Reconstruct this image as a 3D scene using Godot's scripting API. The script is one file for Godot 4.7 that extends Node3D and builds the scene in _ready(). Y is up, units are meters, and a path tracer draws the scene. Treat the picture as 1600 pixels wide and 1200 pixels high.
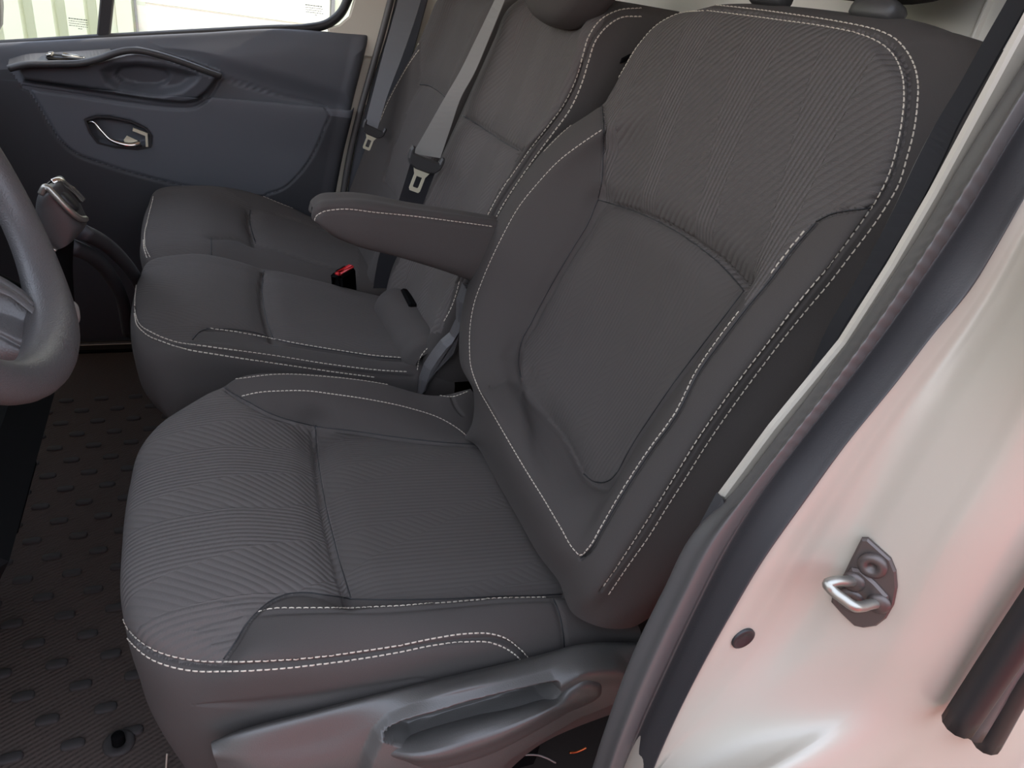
extends Node3D
# Front cabin of a panel van seen through the open driver's door.
# Axes: x towards the rear of the van, y up, z towards the driver's door; metres.

const CP := Vector3(0.0724, 1.0235, 1.1374)
const FPX := 1112.4
var cf: Vector3
var cr: Vector3
var cu: Vector3
var used := {}

# ---------------------------------------------------------------- pixels of the photograph to points
func ray(px: float, py: float) -> Vector3:
	return cf + cr * ((px - 800.0) / FPX) - cu * ((py - 600.0) / FPX)

func pix(p: Vector3) -> Vector2:
	var d := p - CP
	var z := d.dot(cf)
	return Vector2(800.0 + FPX * d.dot(cr) / z, 600.0 - FPX * d.dot(cu) / z)

func X(px: float, py: float, v: float) -> Vector3:
	var d := ray(px, py)
	return CP + d * ((v - CP.x) / d.x)

func Y(px: float, py: float, v: float) -> Vector3:
	var d := ray(px, py)
	return CP + d * ((v - CP.y) / d.y)

func Z(px: float, py: float, v: float) -> Vector3:
	var d := ray(px, py)
	return CP + d * ((v - CP.z) / d.z)

const BN := Vector3(-0.9404, 0.3401, 0.0)     # the way the backrests face
const BD := Vector3(0.3401, 0.9404, 0.0)      # up along the backrests
const BO := Vector3(0.597, 0.781, 0.0)

func B(px: float, py: float, w: float) -> Vector3:
	var d := ray(px, py)
	return CP + d * (BN.dot(BO + BN * w - CP) / BN.dot(d))

func V(z: float, y: float, w: float) -> Vector3:
	var o := BO + BN * w
	var s := (y - o.y) / BD.y
	return Vector3(o.x + BD.x * s, y, z)

# ---------------------------------------------------------------- splines
static func spline(c: Array, per: int) -> PackedVector3Array:
	var out := PackedVector3Array()
	var n := c.size()
	if n == 2:
		for k in per + 1:
			out.append((c[0] as Vector3).lerp(c[1], float(k) / per))
		return out
	var m: Array = []
	for k in n:
		var a: Vector3 = c[maxi(k - 1, 0)]
		var b: Vector3 = c[k]
		var d: Vector3 = c[mini(k + 1, n - 1)]
		var d0 := maxf(a.distance_to(b), 1e-5)
		var d1 := maxf(b.distance_to(d), 1e-5)
		if k == 0:
			m.append((d - b) / d1)
		elif k == n - 1:
			m.append((b - a) / d0)
		else:
			m.append(((b - a) / d0 * d1 + (d - b) / d1 * d0) / (d0 + d1))
	for k in n - 1:
		var p0: Vector3 = c[k]
		var p1: Vector3 = c[k + 1]
		var l := p0.distance_to(p1)
		var t0: Vector3 = m[k] * l
		var t1: Vector3 = m[k + 1] * l
		for s in per:
			var t := float(s) / per
			var t2 := t * t
			var t3 := t2 * t
			out.append(p0 * (2 * t3 - 3 * t2 + 1) + t0 * (t3 - 2 * t2 + t) + p1 * (-2 * t3 + 3 * t2) + t1 * (t3 - t2))
	out.append(c[n - 1])
	return out

static func even(c: PackedVector3Array, step: float) -> PackedVector3Array:
	var out := PackedVector3Array()
	out.append(c[0])
	var left := step
	for k in c.size() - 1:
		var a := c[k]
		var b := c[k + 1]
		var l := a.distance_to(b)
		var at := left
		while at <= l:
			out.append(a.lerp(b, at / l))
			at += step
		left = at - l
	return out

func px_path(pts: Array, step := 2.0) -> PackedVector3Array:
	var c: Array = []
	for p in pts:
		c.append(Vector3(p[0], p[1], 0))
	return even(spline(c, 12), step)

# ---------------------------------------------------------------- soft surfaces: a spline patch that takes seams, swellings and panels
class Surf:
	var nu := 0
	var nv := 0
	var p := PackedVector3Array()
	var n := PackedVector3Array()
	var uv := PackedVector2Array()
	var lab := PackedInt32Array()
	var flip := 1.0
	var tm: TriangleMesh
	var host

	func _init(h, g: Array, pu: int, pv: int):
		host = h
		var rows: Array = []
		for r in g:
			rows.append(h.spline(r, pu))
		nu = (rows[0] as PackedVector3Array).size() - 1
		var cols: Array = []
		for i in nu + 1:
			var c: Array = []
			for r in rows:
				c.append(r[i])
			cols.append(h.spline(c, pv))
		nv = (cols[0] as PackedVector3Array).size() - 1
		p.resize((nu + 1) * (nv + 1))
		for i in nu + 1:
			for j in nv + 1:
				p[i * (nv + 1) + j] = cols[i][j]
		lab.resize(nu * nv)
		normals()
		var s := 0.0
		for k in p.size():
			s += signf(n[k].dot(CP - p[k]))
		if s < 0:
			flip = -1.0
			normals()
		index()
		uv.resize(p.size())
		var w := nv + 1
		@warning_ignore("integer_division")
		var jm := nv / 2
		@warning_ignore("integer_division")
		var im := nu / 2
		for i in nu + 1:
			var acc := 0.0
			for j in range(jm, nv + 1):
				if j > jm:
					acc += p[i * w + j].distance_to(p[i * w + j - 1])
				uv[i * w + j].x = acc
			acc = 0.0
			for j in range(jm - 1, -1, -1):
				acc -= p[i * w + j].distance_to(p[i * w + j + 1])
				uv[i * w + j].x = acc
		for j in nv + 1:
			var acc := 0.0
			for i in range(im, nu + 1):
				if i > im:
					acc += p[i * w + j].distance_to(p[(i - 1) * w + j])
				uv[i * w + j].y = acc
			acc = 0.0
			for i in range(im - 1, -1, -1):
				acc -= p[i * w + j].distance_to(p[(i + 1) * w + j])
				uv[i * w + j].y = acc

	func normals():
		var w := nv + 1
		n.resize(p.size())
		for i in nu + 1:
			for j in nv + 1:
				var du := p[mini(i + 1, nu) * w + j] - p[maxi(i - 1, 0) * w + j]
				var dv := p[i * w + mini(j + 1, nv)] - p[i * w + maxi(j - 1, 0)]
				n[i * w + j] = du.cross(dv).normalized() * flip

	func index():
		var f := PackedVector3Array()
		f.resize(nu * nv * 6)
		var w := nv + 1
		var k := 0
		for i in nu:
			for j in nv:
				var a := p[i * w + j] * 200.0
				var b := p[(i + 1) * w + j] * 200.0
				var c := p[(i + 1) * w + j + 1] * 200.0
				var d := p[i * w + j + 1] * 200.0
				f[k] = a; f[k + 1] = b; f[k + 2] = c
				f[k + 3] = a; f[k + 4] = c; f[k + 5] = d
				k += 6
		tm = TriangleMesh.new()
		tm.create_from_faces(f)

	func hit(px: float, py: float) -> Dictionary:
		var h := tm.intersect_ray(CP * 200.0, (host.ray(px, py) as Vector3).normalized())
		if not h.is_empty():
			h.position = h.position / 200.0
		return h

	# a seam: a narrow groove and a wide soft dip along a line of the photograph
	func carve(pts: Array, depth: float, width: float, soft := 0.0, soft_width := 0.02, ends := 0.0):
		var path: PackedVector3Array = host.px_path(pts, 1.2)
		var dist := {}
		var w := nv + 1
		var reach := maxf(width * 2.2, soft_width * 2.2 if soft != 0.0 else 0.0)
		var total := path.size()
		for q in total:
			var h := hit(path[q].x, path[q].y)
			if h.is_empty():
				continue
			@warning_ignore("integer_division")
			var cell: int = int(h.face_index) / 2
			@warning_ignore("integer_division")
			var ci := cell / nv
			var cj := cell % nv
			var c := ci * w + cj
			var lu := maxf(p[c].distance_to(p[c + w]), 0.0008)
			var lv := maxf(p[c].distance_to(p[c + 1]), 0.0008)
			var wi := mini(int(reach / lu) + 1, 40)
			var wj := mini(int(reach / lv) + 1, 40)
			if soft != 0.0 and q % 3 != 0:
				wi = mini(int(width * 2.2 / lu) + 1, 40)
				wj = mini(int(width * 2.2 / lv) + 1, 40)
			var hp: Vector3 = h.position
			var e := 1.0
			if ends > 0.0:
				e = clampf(minf(q, total - 1 - q) * 1.2 / ends, 0.0, 1.0)
			for i in range(maxi(ci - wi, 0), mini(ci + wi + 1, nu) + 1):
				for j in range(maxi(cj - wj, 0), mini(cj + wj + 1, nv) + 1):
					var id := i * w + j
					var d := p[id].distance_to(hp) / maxf(e, 0.05)
					if not dist.has(id) or d < dist[id]:
						dist[id] = d
		for id in dist:
			var d: float = dist[id]
			var k := depth * exp(-d * d / (width * width))
			if soft != 0.0:
				k += soft * exp(-d * d / (soft_width * soft_width))
			p[id] -= n[id] * k

	# swell or sink what lies inside an outline (points of space seen along an axis); axis 0, 1, 2 or -1 for the camera's view
	func raise(outline: PackedVector2Array, axis: int, push: Callable, edge: float):
		var lo := outline[0]
		var hi := outline[0]
		for q in outline:
			lo = lo.min(q)
			hi = hi.max(q)
		for k in p.size():
			var v := p[k]
			var a: Vector2 = Vector2(v.x, v.y) if axis == 2 else (Vector2(v.x, v.z) if axis == 1 else (Vector2(v.z, v.y) if axis == 0 else host.pix(v)))
			if a.x < lo.x or a.y < lo.y or a.x > hi.x or a.y > hi.y:
				continue
			if not Geometry2D.is_point_in_polygon(a, outline):
				continue
			var best := 1e9
			for q in outline.size():
				var c := Geometry2D.get_closest_point_to_segment(a, outline[q], outline[(q + 1) % outline.size()])
				best = minf(best, c.distance_to(a))
			p[k] += push.call(v) * smoothstep(0.0, edge, best)

	func assign(poly: Array, k: int):
		var o := PackedVector2Array()
		for q in poly:
			o.append(Vector2(q[0], q[1]))
		var w := nv + 1
		for i in nu:
			for j in nv:
				var c := i * w + j
				var m := (p[c] + p[c + w + 1]) * 0.5
				if n[c].dot(CP - m) < -0.02:
					continue
				if Geometry2D.is_point_in_polygon(host.pix(m), o):
					lab[i * nv + j] = k

	func plan(f: Callable):
		for k in p.size():
			uv[k] = f.call(p[k], uv[k])

	func mesh(k := 0) -> ArrayMesh:
		var w := nv + 1
		var re := PackedInt32Array()
		re.resize(p.size())
		re.fill(-1)
		var vs := PackedVector3Array()
		var ns := PackedVector3Array()
		var us := PackedVector2Array()
		var ix := PackedInt32Array()
		for i in nu:
			for j in nv:
				if lab[i * nv + j] != k:
					continue
				var q := [i * w + j, (i + 1) * w + j, (i + 1) * w + j + 1, i * w + j + 1]
				for id in q:
					if re[id] < 0:
						re[id] = vs.size()
						vs.append(p[id])
						ns.append(n[id])
						us.append(uv[id] * 2.0)
				if flip > 0:
					ix.append_array([re[q[0]], re[q[2]], re[q[1]], re[q[0]], re[q[3]], re[q[2]]])
				else:
					ix.append_array([re[q[0]], re[q[1]], re[q[2]], re[q[0]], re[q[2]], re[q[3]]])
		var a := []
		a.resize(Mesh.ARRAY_MAX)
		a[Mesh.ARRAY_VERTEX] = vs
		a[Mesh.ARRAY_NORMAL] = ns
		a[Mesh.ARRAY_TEX_UV] = us
		a[Mesh.ARRAY_INDEX] = ix
		var m := ArrayMesh.new()
		if vs.size() > 0:
			m.add_surface_from_arrays(Mesh.PRIMITIVE_TRIANGLES, a)
		return m

# ---------------------------------------------------------------- hard shapes, collected in a SurfaceTool
func begin(smooth := true) -> SurfaceTool:
	var st := SurfaceTool.new()
	st.begin(Mesh.PRIMITIVE_TRIANGLES)
	st.set_smooth_group(0 if smooth else 0xFFFFFFFF)
	return st

func tri(st: SurfaceTool, a: Vector3, b: Vector3, c: Vector3):
	st.add_vertex(a); st.add_vertex(b); st.add_vertex(c)

func quad(st: SurfaceTool, a: Vector3, b: Vector3, c: Vector3, d: Vector3):
	tri(st, a, b, c); tri(st, a, c, d)

func done(st: SurfaceTool) -> ArrayMesh:
	st.index()
	st.generate_normals()
	return st.commit()

# tube through points; r is one radius or a list
func add_tube(st: SurfaceTool, pts: PackedVector3Array, r, sides := 10, caps := true):
	var rings: Array = []
	var up := Vector3.UP
	var n := pts.size()
	for k in n:
		var t := (pts[mini(k + 1, n - 1)] - pts[maxi(k - 1, 0)]).normalized()
		if k == 0 and absf(t.dot(up)) > 0.9:
			up = Vector3.RIGHT
		var s := t.cross(up).normalized()
		var u := s.cross(t).normalized()
		up = u
		var rad: float = r[k] if r is Array or r is PackedFloat32Array else r
		var ring: Array = []
		for q in sides:
			var a := TAU * q / sides
			ring.append(pts[k] + s * cos(a) * rad + u * sin(a) * rad)
		rings.append(ring)
	for k in n - 1:
		for q in sides:
			var q2 := (q + 1) % sides
			quad(st, rings[k][q], rings[k][q2], rings[k + 1][q2], rings[k + 1][q])
	if caps:
		for q in range(1, sides - 1):
			tri(st, rings[0][0], rings[0][q + 1], rings[0][q])
			tri(st, rings[n - 1][0], rings[n - 1][q], rings[n - 1][q + 1])

# flat outline given a thickness along nrm, with a small chamfer on the front edge
func add_slab(st: SurfaceTool, o: Array, nrm: Vector3, thick: float, bevel := 0.0015):
	var e1: Vector3 = ((o[1] as Vector3) - (o[0] as Vector3)).normalized()
	e1 = (e1 - nrm * e1.dot(nrm)).normalized()
	var e2 := nrm.cross(e1)
	var flat := PackedVector2Array()
	for v in o:
		flat.append(Vector2(v.dot(e1), v.dot(e2)))
	if Geometry2D.is_polygon_clockwise(flat):
		flat.reverse()
		o = o.duplicate()
		o.reverse()
	var n := o.size()
	var inner: Array = []
	var mid: Array = []
	var back: Array = []
	for k in n:
		var a := (flat[k] - flat[(k + n - 1) % n]).normalized()
		var b := (flat[(k + 1) % n] - flat[k]).normalized()
		var na := Vector2(-a.y, a.x)
		var nb := Vector2(-b.y, b.x)
		var m := (na + nb).normalized()
		var s: float = bevel / maxf(m.dot(na), 0.4)
		inner.append(o[k] + (e1 * m.x + e2 * m.y) * s + nrm * thick)
		mid.append(o[k] + nrm * (thick - bevel))
		back.append(o[k])
	var ix := Geometry2D.triangulate_polygon(flat)
	for k in range(0, ix.size(), 3):
		tri(st, inner[ix[k]], inner[ix[k + 2]], inner[ix[k + 1]])
		tri(st, back[ix[k]], back[ix[k + 1]], back[ix[k + 2]])
	for k in n:
		var k2 := (k + 1) % n
		quad(st, mid[k], inner[k], inner[k2], mid[k2])
		quad(st, back[k], mid[k], mid[k2], back[k2])

# frame between two outlines of the same count
func add_ring(st: SurfaceTool, o: Array, i: Array, nrm: Vector3, thick: float):
	var n := o.size()
	for k in n:
		var k2 := (k + 1) % n
		var t := nrm * thick
		quad(st, o[k] + t, i[k] + t, i[k2] + t, o[k2] + t)
		quad(st, o[k], o[k2], i[k2], i[k])
		quad(st, o[k], o[k] + t, o[k2] + t, o[k2])
		quad(st, i[k], i[k2], i[k2] + t, i[k] + t)

func add_box(st: SurfaceTool, c: Vector3, s: Vector3, b := 0.004, basis := Basis.IDENTITY):
	var h := s * 0.5
	b = minf(b, minf(h.x, minf(h.y, h.z)) * 0.9)
	var P := func(x: float, y: float, z: float) -> Vector3: return c + basis * Vector3(x, y, z)
	# chamfered box: six faces, twelve edges, eight corners
	for ax in 3:
		for sg in [-1.0, 1.0]:
			var a: int = (ax + 1) % 3
			var d: int = (ax + 2) % 3
			var q: Array = []
			for e in [[-1, -1], [1, -1], [1, 1], [-1, 1]]:
				var v := Vector3.ZERO
				v[ax] = h[ax] * sg
				v[a] = (h[a] - b) * e[0]
				v[d] = (h[d] - b) * e[1]
				q.append(P.call(v.x, v.y, v.z))
			if sg > 0:
				quad(st, q[0], q[3], q[2], q[1])
			else:
				quad(st, q[0], q[1], q[2], q[3])
		for s1 in [-1.0, 1.0]:
			for s2 in [-1.0, 1.0]:
				var a: int = (ax + 1) % 3
				var d: int = (ax + 2) % 3
				var q: Array = []
				for e in [[-1, 0], [1, 0], [1, 1], [-1, 1]]:
					var v := Vector3.ZERO
					v[ax] = (h[ax] - b) * e[0]
					v[a] = (h[a] - (b if e[1] == 1 else 0.0)) * s1
					v[d] = (h[d] - (0.0 if e[1] == 1 else b)) * s2
					q.append(P.call(v.x, v.y, v.z))
				if s1 * s2 > 0:
					quad(st, q[0], q[3], q[2], q[1])
				else:
					quad(st, q[0], q[1], q[2], q[3])
	for sx in [-1.0, 1.0]:
		for sy in [-1.0, 1.0]:
			for sz in [-1.0, 1.0]:
				var u: Vector3 = P.call(h.x * sx, (h.y - b) * sy, (h.z - b) * sz)
				var v: Vector3 = P.call((h.x - b) * sx, h.y * sy, (h.z - b) * sz)
				var w: Vector3 = P.call((h.x - b) * sx, (h.y - b) * sy, h.z * sz)
				if sx * sy * sz > 0:
					tri(st, u, w, v)
				else:
					tri(st, u, v, w)

func spow(v: float, e: float) -> float:
	return signf(v) * pow(absf(v), e)

# cushion-like block: a super-ellipsoid
func add_pillow(st: SurfaceTool, c: Vector3, s: Vector3, basis: Basis, e1 := 0.5, e2 := 0.5, nu := 20, nv := 28):
	var g: Array = []
	for i in nu + 1:
		var a := -PI / 2 + PI * i / nu
		var r: Array = []
		for j in nv:
			var b := TAU * j / nv
			r.append(c + basis * (Vector3(spow(cos(a), e1) * spow(cos(b), e2), spow(sin(a), e1), spow(cos(a), e1) * spow(sin(b), e2)) * s * 0.5))
		g.append(r)
	for i in nu:
		for j in nv:
			var j2 := (j + 1) % nv
			if i > 0:
				tri(st, g[i][j], g[i + 1][j2], g[i][j2])
			if i < nu - 1:
				tri(st, g[i][j], g[i + 1][j], g[i + 1][j2])

# turned shape: list of (radius, height) about an axis
func add_lathe(st: SurfaceTool, o: Vector3, axis: Vector3, prof: Array, sides := 20):
	var s := axis.cross(Vector3(0.31, 0.22, 0.9)).normalized()
	var u := axis.cross(s).normalized()
	for k in prof.size() - 1:
		for q in sides:
			var a := TAU * q / sides
			var b := TAU * (q + 1) / sides
			var d0 := s * cos(a) + u * sin(a)
			var d1 := s * cos(b) + u * sin(b)
			var v := [o + d0 * prof[k][0] + axis * prof[k][1], o + d1 * prof[k][0] + axis * prof[k][1], o + d1 * prof[k + 1][0] + axis * prof[k + 1][1], o + d0 * prof[k + 1][0] + axis * prof[k + 1][1]]
			if prof[k + 1][0] > 1e-6:
				tri(st, v[0], v[3], v[2])
			if prof[k][0] > 1e-6:
				tri(st, v[0], v[2], v[1])

# band of cloth or metal between two edge lines, with a thickness
func add_band(st: SurfaceTool, l: PackedVector3Array, r: PackedVector3Array, thick: float):
	var n := l.size()
	var nn: Array = []
	for k in n:
		var t := (l[mini(k + 1, n - 1)] - l[maxi(k - 1, 0)])
		var v := t.cross(r[k] - l[k]).normalized()
		if v.dot(CP - l[k]) < 0:
			v = -v
		nn.append(v * thick)
	for k in n - 1:
		var a := [l[k] + nn[k], r[k] + nn[k], r[k + 1] + nn[k + 1], l[k + 1] + nn[k + 1]]
		quad(st, a[0], a[1], a[2], a[3])
		quad(st, l[k], l[k + 1], r[k + 1], r[k])
		quad(st, l[k], a[0], a[3], l[k + 1])
		quad(st, r[k], r[k + 1], a[2], a[1])
	quad(st, l[0], r[0], r[0] + nn[0], l[0] + nn[0])
	quad(st, l[n - 1], l[n - 1] + nn[n - 1], r[n - 1] + nn[n - 1], r[n - 1])

# sewing thread along a line of the photograph, lying on the given surfaces
func add_stitches(st: SurfaceTool, surfs: Array, pts: Array, pitch := 0.0072, dash := 0.0052, rad := 0.00075):
	var path := px_path(pts, 1.0)
	var on := PackedVector3Array()
	var nn := PackedVector3Array()
	for q in path:
		var best := {}
		var bd := 1e9
		for s in surfs:
			var h: Dictionary = s.hit(q.x, q.y)
			if not h.is_empty():
				var d: float = (h.position as Vector3).distance_to(CP)
				if d < bd:
					bd = d
					best = h
		if best.is_empty():
			continue
		var nm: Vector3 = best.normal
		if nm.dot(CP - (best.position as Vector3)) < 0:
			nm = -nm
		if on.size() > 0 and on[on.size() - 1].distance_to(best.position) > 0.03:
			sew(st, on, nn, pitch, dash, rad)
			on.clear()
			nn.clear()
		on.append(best.position)
		nn.append(nm)
	sew(st, on, nn, pitch, dash, rad)

# thin dark tube drawn along a seam for the shade in its groove
func add_seam_shade(st: SurfaceTool, surf, pts: Array, rad := 0.0008):
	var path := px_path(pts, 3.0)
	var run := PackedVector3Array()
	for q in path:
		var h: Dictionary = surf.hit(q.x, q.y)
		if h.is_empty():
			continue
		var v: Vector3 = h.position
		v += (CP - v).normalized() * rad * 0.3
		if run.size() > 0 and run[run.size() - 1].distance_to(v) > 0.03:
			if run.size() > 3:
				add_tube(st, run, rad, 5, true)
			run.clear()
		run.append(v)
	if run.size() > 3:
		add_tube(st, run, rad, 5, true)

func sew(st: SurfaceTool, on: PackedVector3Array, nn: PackedVector3Array, pitch: float, dash: float, rad: float):
	if on.size() < 4:
		return
	var acc := PackedFloat32Array([0.0])
	for k in on.size() - 1:
		acc.append(acc[k] + on[k].distance_to(on[k + 1]))
	var at := 0.0
	var k0 := 0
	while at + dash < acc[acc.size() - 1]:
		while k0 < acc.size() - 2 and acc[k0 + 1] < at:
			k0 += 1
		var k1 := k0
		while k1 < acc.size() - 2 and acc[k1 + 1] < at + dash:
			k1 += 1
		var a := on[k0].lerp(on[k0 + 1], clampf((at - acc[k0]) / maxf(acc[k0 + 1] - acc[k0], 1e-6), 0, 1))
		var b := on[k1].lerp(on[k1 + 1], clampf((at + dash - acc[k1]) / maxf(acc[k1 + 1] - acc[k1], 1e-6), 0, 1))
		var nm := nn[k0]
		var t := (b - a).normalized()
		var s := t.cross(nm).normalized() * rad
		var u := nm * rad
		a += u * 0.3
		b += u * 0.3
		var m := (a + b) * 0.5 + u * 0.7
		var ra := [a + s, a + u, a - s]
		var rm := [m + s * 1.1, m + u, m - s * 1.1]
		var rb := [b + s, b + u, b - s]
		for q in 2:
			quad(st, ra[q], ra[q + 1], rm[q + 1], rm[q])
			quad(st, rm[q], rm[q + 1], rb[q + 1], rb[q])
		tri(st, ra[0], ra[2], ra[1])
		tri(st, rb[0], rb[1], rb[2])
		at += pitch

# ---------------------------------------------------------------- nodes
func numbered(called: String) -> String:
	if not used.has(called):
		used[called] = 0
		return called
	used[called] += 1
	return "%s_%03d" % [called, used[called]]

func obj(called: String, m: Mesh, material: Material, parent: Node = null) -> MeshInstance3D:
	var o := MeshInstance3D.new()
	o.mesh = m
	o.material_override = material
	o.cast_shadow = GeometryInstance3D.SHADOW_CASTING_SETTING_ON
	if parent == null:
		o.name = numbered(called)
		add_child(o, true)
	else:
		o.name = called
		parent.add_child(o, true)
	return o

func thing(called: String, label: String, category: String, group := "") -> Node3D:
	var o := Node3D.new()
	o.name = numbered(called)
	add_child(o, true)
	tag(o, label, category, group)
	return o

func tag(o: Node, label: String, category: String, group := ""):
	o.set_meta("label", label)
	o.set_meta("category", category)
	if group != "":
		o.set_meta("group", group)

func struct(o: Node, label: String):
	o.set_meta("kind", "structure")
	o.set_meta("label", label)

func stuff(o: Node) -> Node:
	o.set_meta("kind", "stuff")
	return o

# ---------------------------------------------------------------- materials
var M := {}

func mat(c: Color, rough := 0.6, metal := 0.0, spec := 0.5) -> StandardMaterial3D:
	var m := StandardMaterial3D.new()
	m.albedo_color = c
	m.roughness = rough
	m.metallic = metal
	m.metallic_specular = spec
	m.cull_mode = BaseMaterial3D.CULL_DISABLED
	return m

func noise_tex(freq: float, size := 256, seed_ := 1, oct := 3) -> NoiseTexture2D:
	var f := FastNoiseLite.new()
	f.seed = seed_
	f.frequency = freq
	f.fractal_octaves = oct
	var t := NoiseTexture2D.new()
	t.noise = f
	t.width = size
	t.height = size
	t.seamless = true
	return t

func grain(m: StandardMaterial3D, scale: float, depth_cm: float, freq := 0.12, seed_ := 3):
	m.uv1_triplanar = true
	m.uv1_world_triplanar = true
	m.uv1_scale = Vector3.ONE * scale
	m.heightmap_enabled = true
	m.heightmap_texture = noise_tex(freq, 256, seed_)
	m.heightmap_scale = depth_cm

func weave_tint(m: StandardMaterial3D, lo: float, seed_: int):
	var t := noise_tex(0.35, 256, seed_, 2)
	var g := Gradient.new()
	g.set_color(0, Color(lo, lo, lo))
	g.set_color(1, Color(1, 1, 1))
	t.color_ramp = g
	m.albedo_texture = t

# corded jacquard: upright cords and slanted cords meeting in wedge-shaped fields; half a metre square
func cord_image(lo: float, hi: float, slant: float) -> Image:
	var s := 1024
	var im := Image.create(s, s, false, Image.FORMAT_L8)
	for y in s:
		var t := float(y) / s
		for x in s:
			var u := float(x) / s
			var f := fposmod(u * 4.0 + t * 1.0, 1.0)
			var edge := lo + (hi - lo) * absf(fposmod(t * 2.0, 2.0) - 1.0)
			var h: float
			if f < edge:
				h = slant * pow(0.5 + 0.5 * sin(TAU * (u * 46.0 - t * 33.0)), 0.6)
			else:
				h = 0.2 + 0.65 * pow(0.5 + 0.5 * sin(TAU * u * 80.0), 0.7)
			h *= 0.9 + 0.1 * sin(TAU * t * 340.0)
			im.set_pixel(x, y, Color(h, h, h))
	return im

func make_materials():
	M.cloth = mat(Color(0.306, 0.288, 0.277), 0.9, 0.0, 0.3)
	grain(M.cloth, 14.0, 0.02, 0.3)
	weave_tint(M.cloth, 0.86, 5)
	M.cloth.rim_enabled = true
	M.cloth.rim = 0.1
	M.cord = mat(Color(0.345, 0.325, 0.314), 0.85, 0.0, 0.3)
	M.cord.heightmap_enabled = true
	M.cord.heightmap_texture = ImageTexture.create_from_image(cord_image(0.12, 0.55, 0.55))
	M.cord.heightmap_scale = 0.17
	M.cord.rim_enabled = true
	M.cord.rim = 0.12
	M.cordback = M.cord.duplicate()
	M.cordback.heightmap_texture = ImageTexture.create_from_image(cord_image(0.35, 0.75, 1.0))
	M.cordback.heightmap_scale = 0.3
	M.cordfine = M.cord.duplicate()
	M.cordfine.albedo_color = Color(0.30, 0.282, 0.271)
	M.cordfine.heightmap_scale = 0.07
	M.thread = mat(Color(0.74, 0.70, 0.64), 0.7)
	M.plastic = mat(Color(0.235, 0.23, 0.228), 0.45)
	grain(M.plastic, 9.0, 0.015, 0.25, 8)
	M.cover = mat(Color(0.31, 0.302, 0.292), 0.42)
	grain(M.cover, 9.0, 0.02, 0.25, 8)
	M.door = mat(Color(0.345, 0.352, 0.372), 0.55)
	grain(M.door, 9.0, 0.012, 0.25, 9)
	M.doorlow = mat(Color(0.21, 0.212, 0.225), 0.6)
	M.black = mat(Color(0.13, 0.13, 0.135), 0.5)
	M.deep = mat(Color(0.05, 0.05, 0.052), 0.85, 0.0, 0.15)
	M.wheel = mat(Color(0.33, 0.32, 0.32), 0.42)
	grain(M.wheel, 12.0, 0.05, 0.16, 4)
	M.paint = mat(Color(0.67, 0.64, 0.59), 0.45)
	M.paint.clearcoat_enabled = true
	M.paint.clearcoat = 0.35
	M.paint.clearcoat_roughness = 0.2
	M.bulk = mat(Color(0.95, 0.935, 0.90), 0.4)
	M.cream = mat(Color(0.87, 0.845, 0.78), 0.55)
	M.rubber = mat(Color(0.33, 0.32, 0.315), 0.45)
	M.trim = mat(Color(0.22, 0.215, 0.22), 0.5)
	grain(M.trim, 9.0, 0.012, 0.25, 11)
	M.web = mat(Color(0.50, 0.49, 0.47), 0.7, 0.0, 0.4)
	M.webmid = mat(Color(0.40, 0.40, 0.405), 0.75, 0.0, 0.3)
	M.webdark = mat(Color(0.16, 0.16, 0.17), 0.8, 0.0, 0.3)
	M.steel = mat(Color(0.88, 0.86, 0.76), 0.35, 0.35)
	M.chrome = mat(Color(0.88, 0.87, 0.85), 0.08, 1.0)
	M.satin = mat(Color(0.62, 0.61, 0.58), 0.35, 0.8)
	M.iron = mat(Color(0.36, 0.33, 0.32), 0.45, 0.6)
	M.grey = mat(Color(0.55, 0.54, 0.52), 0.5)
	M.red = mat(Color(0.80, 0.10, 0.13), 0.4)
	M.glass = mat(Color(0.93, 0.96, 0.94, 0.06), 0.02)
	M.glass.transparency = BaseMaterial3D.TRANSPARENCY_ALPHA
	M.ink = mat(Color(0.16, 0.17, 0.13), 0.6)
	M.carpet = mat(Color(0.20, 0.175, 0.165), 0.95, 0.0, 0.2)
	M.stud = mat(Color(0.19, 0.175, 0.17), 0.75)
	M.sheet = mat(Color(0.84, 0.85, 0.74), 0.6)
	M.roller = mat(Color(0.94, 0.93, 0.85), 0.55)
	M.ground = mat(Color(0.38, 0.36, 0.34), 0.9)
	grain(M.ground, 1.5, 0.3, 0.1, 6)
	M.redpaint = mat(Color(0.80, 0.13, 0.13), 0.5)
	M.brick = mat(Color(0.36, 0.29, 0.25), 0.9)
	grain(M.brick, 1.2, 0.3, 0.12, 21)
	M.copper = mat(Color(0.75, 0.42, 0.25), 0.35, 0.8)

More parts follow.
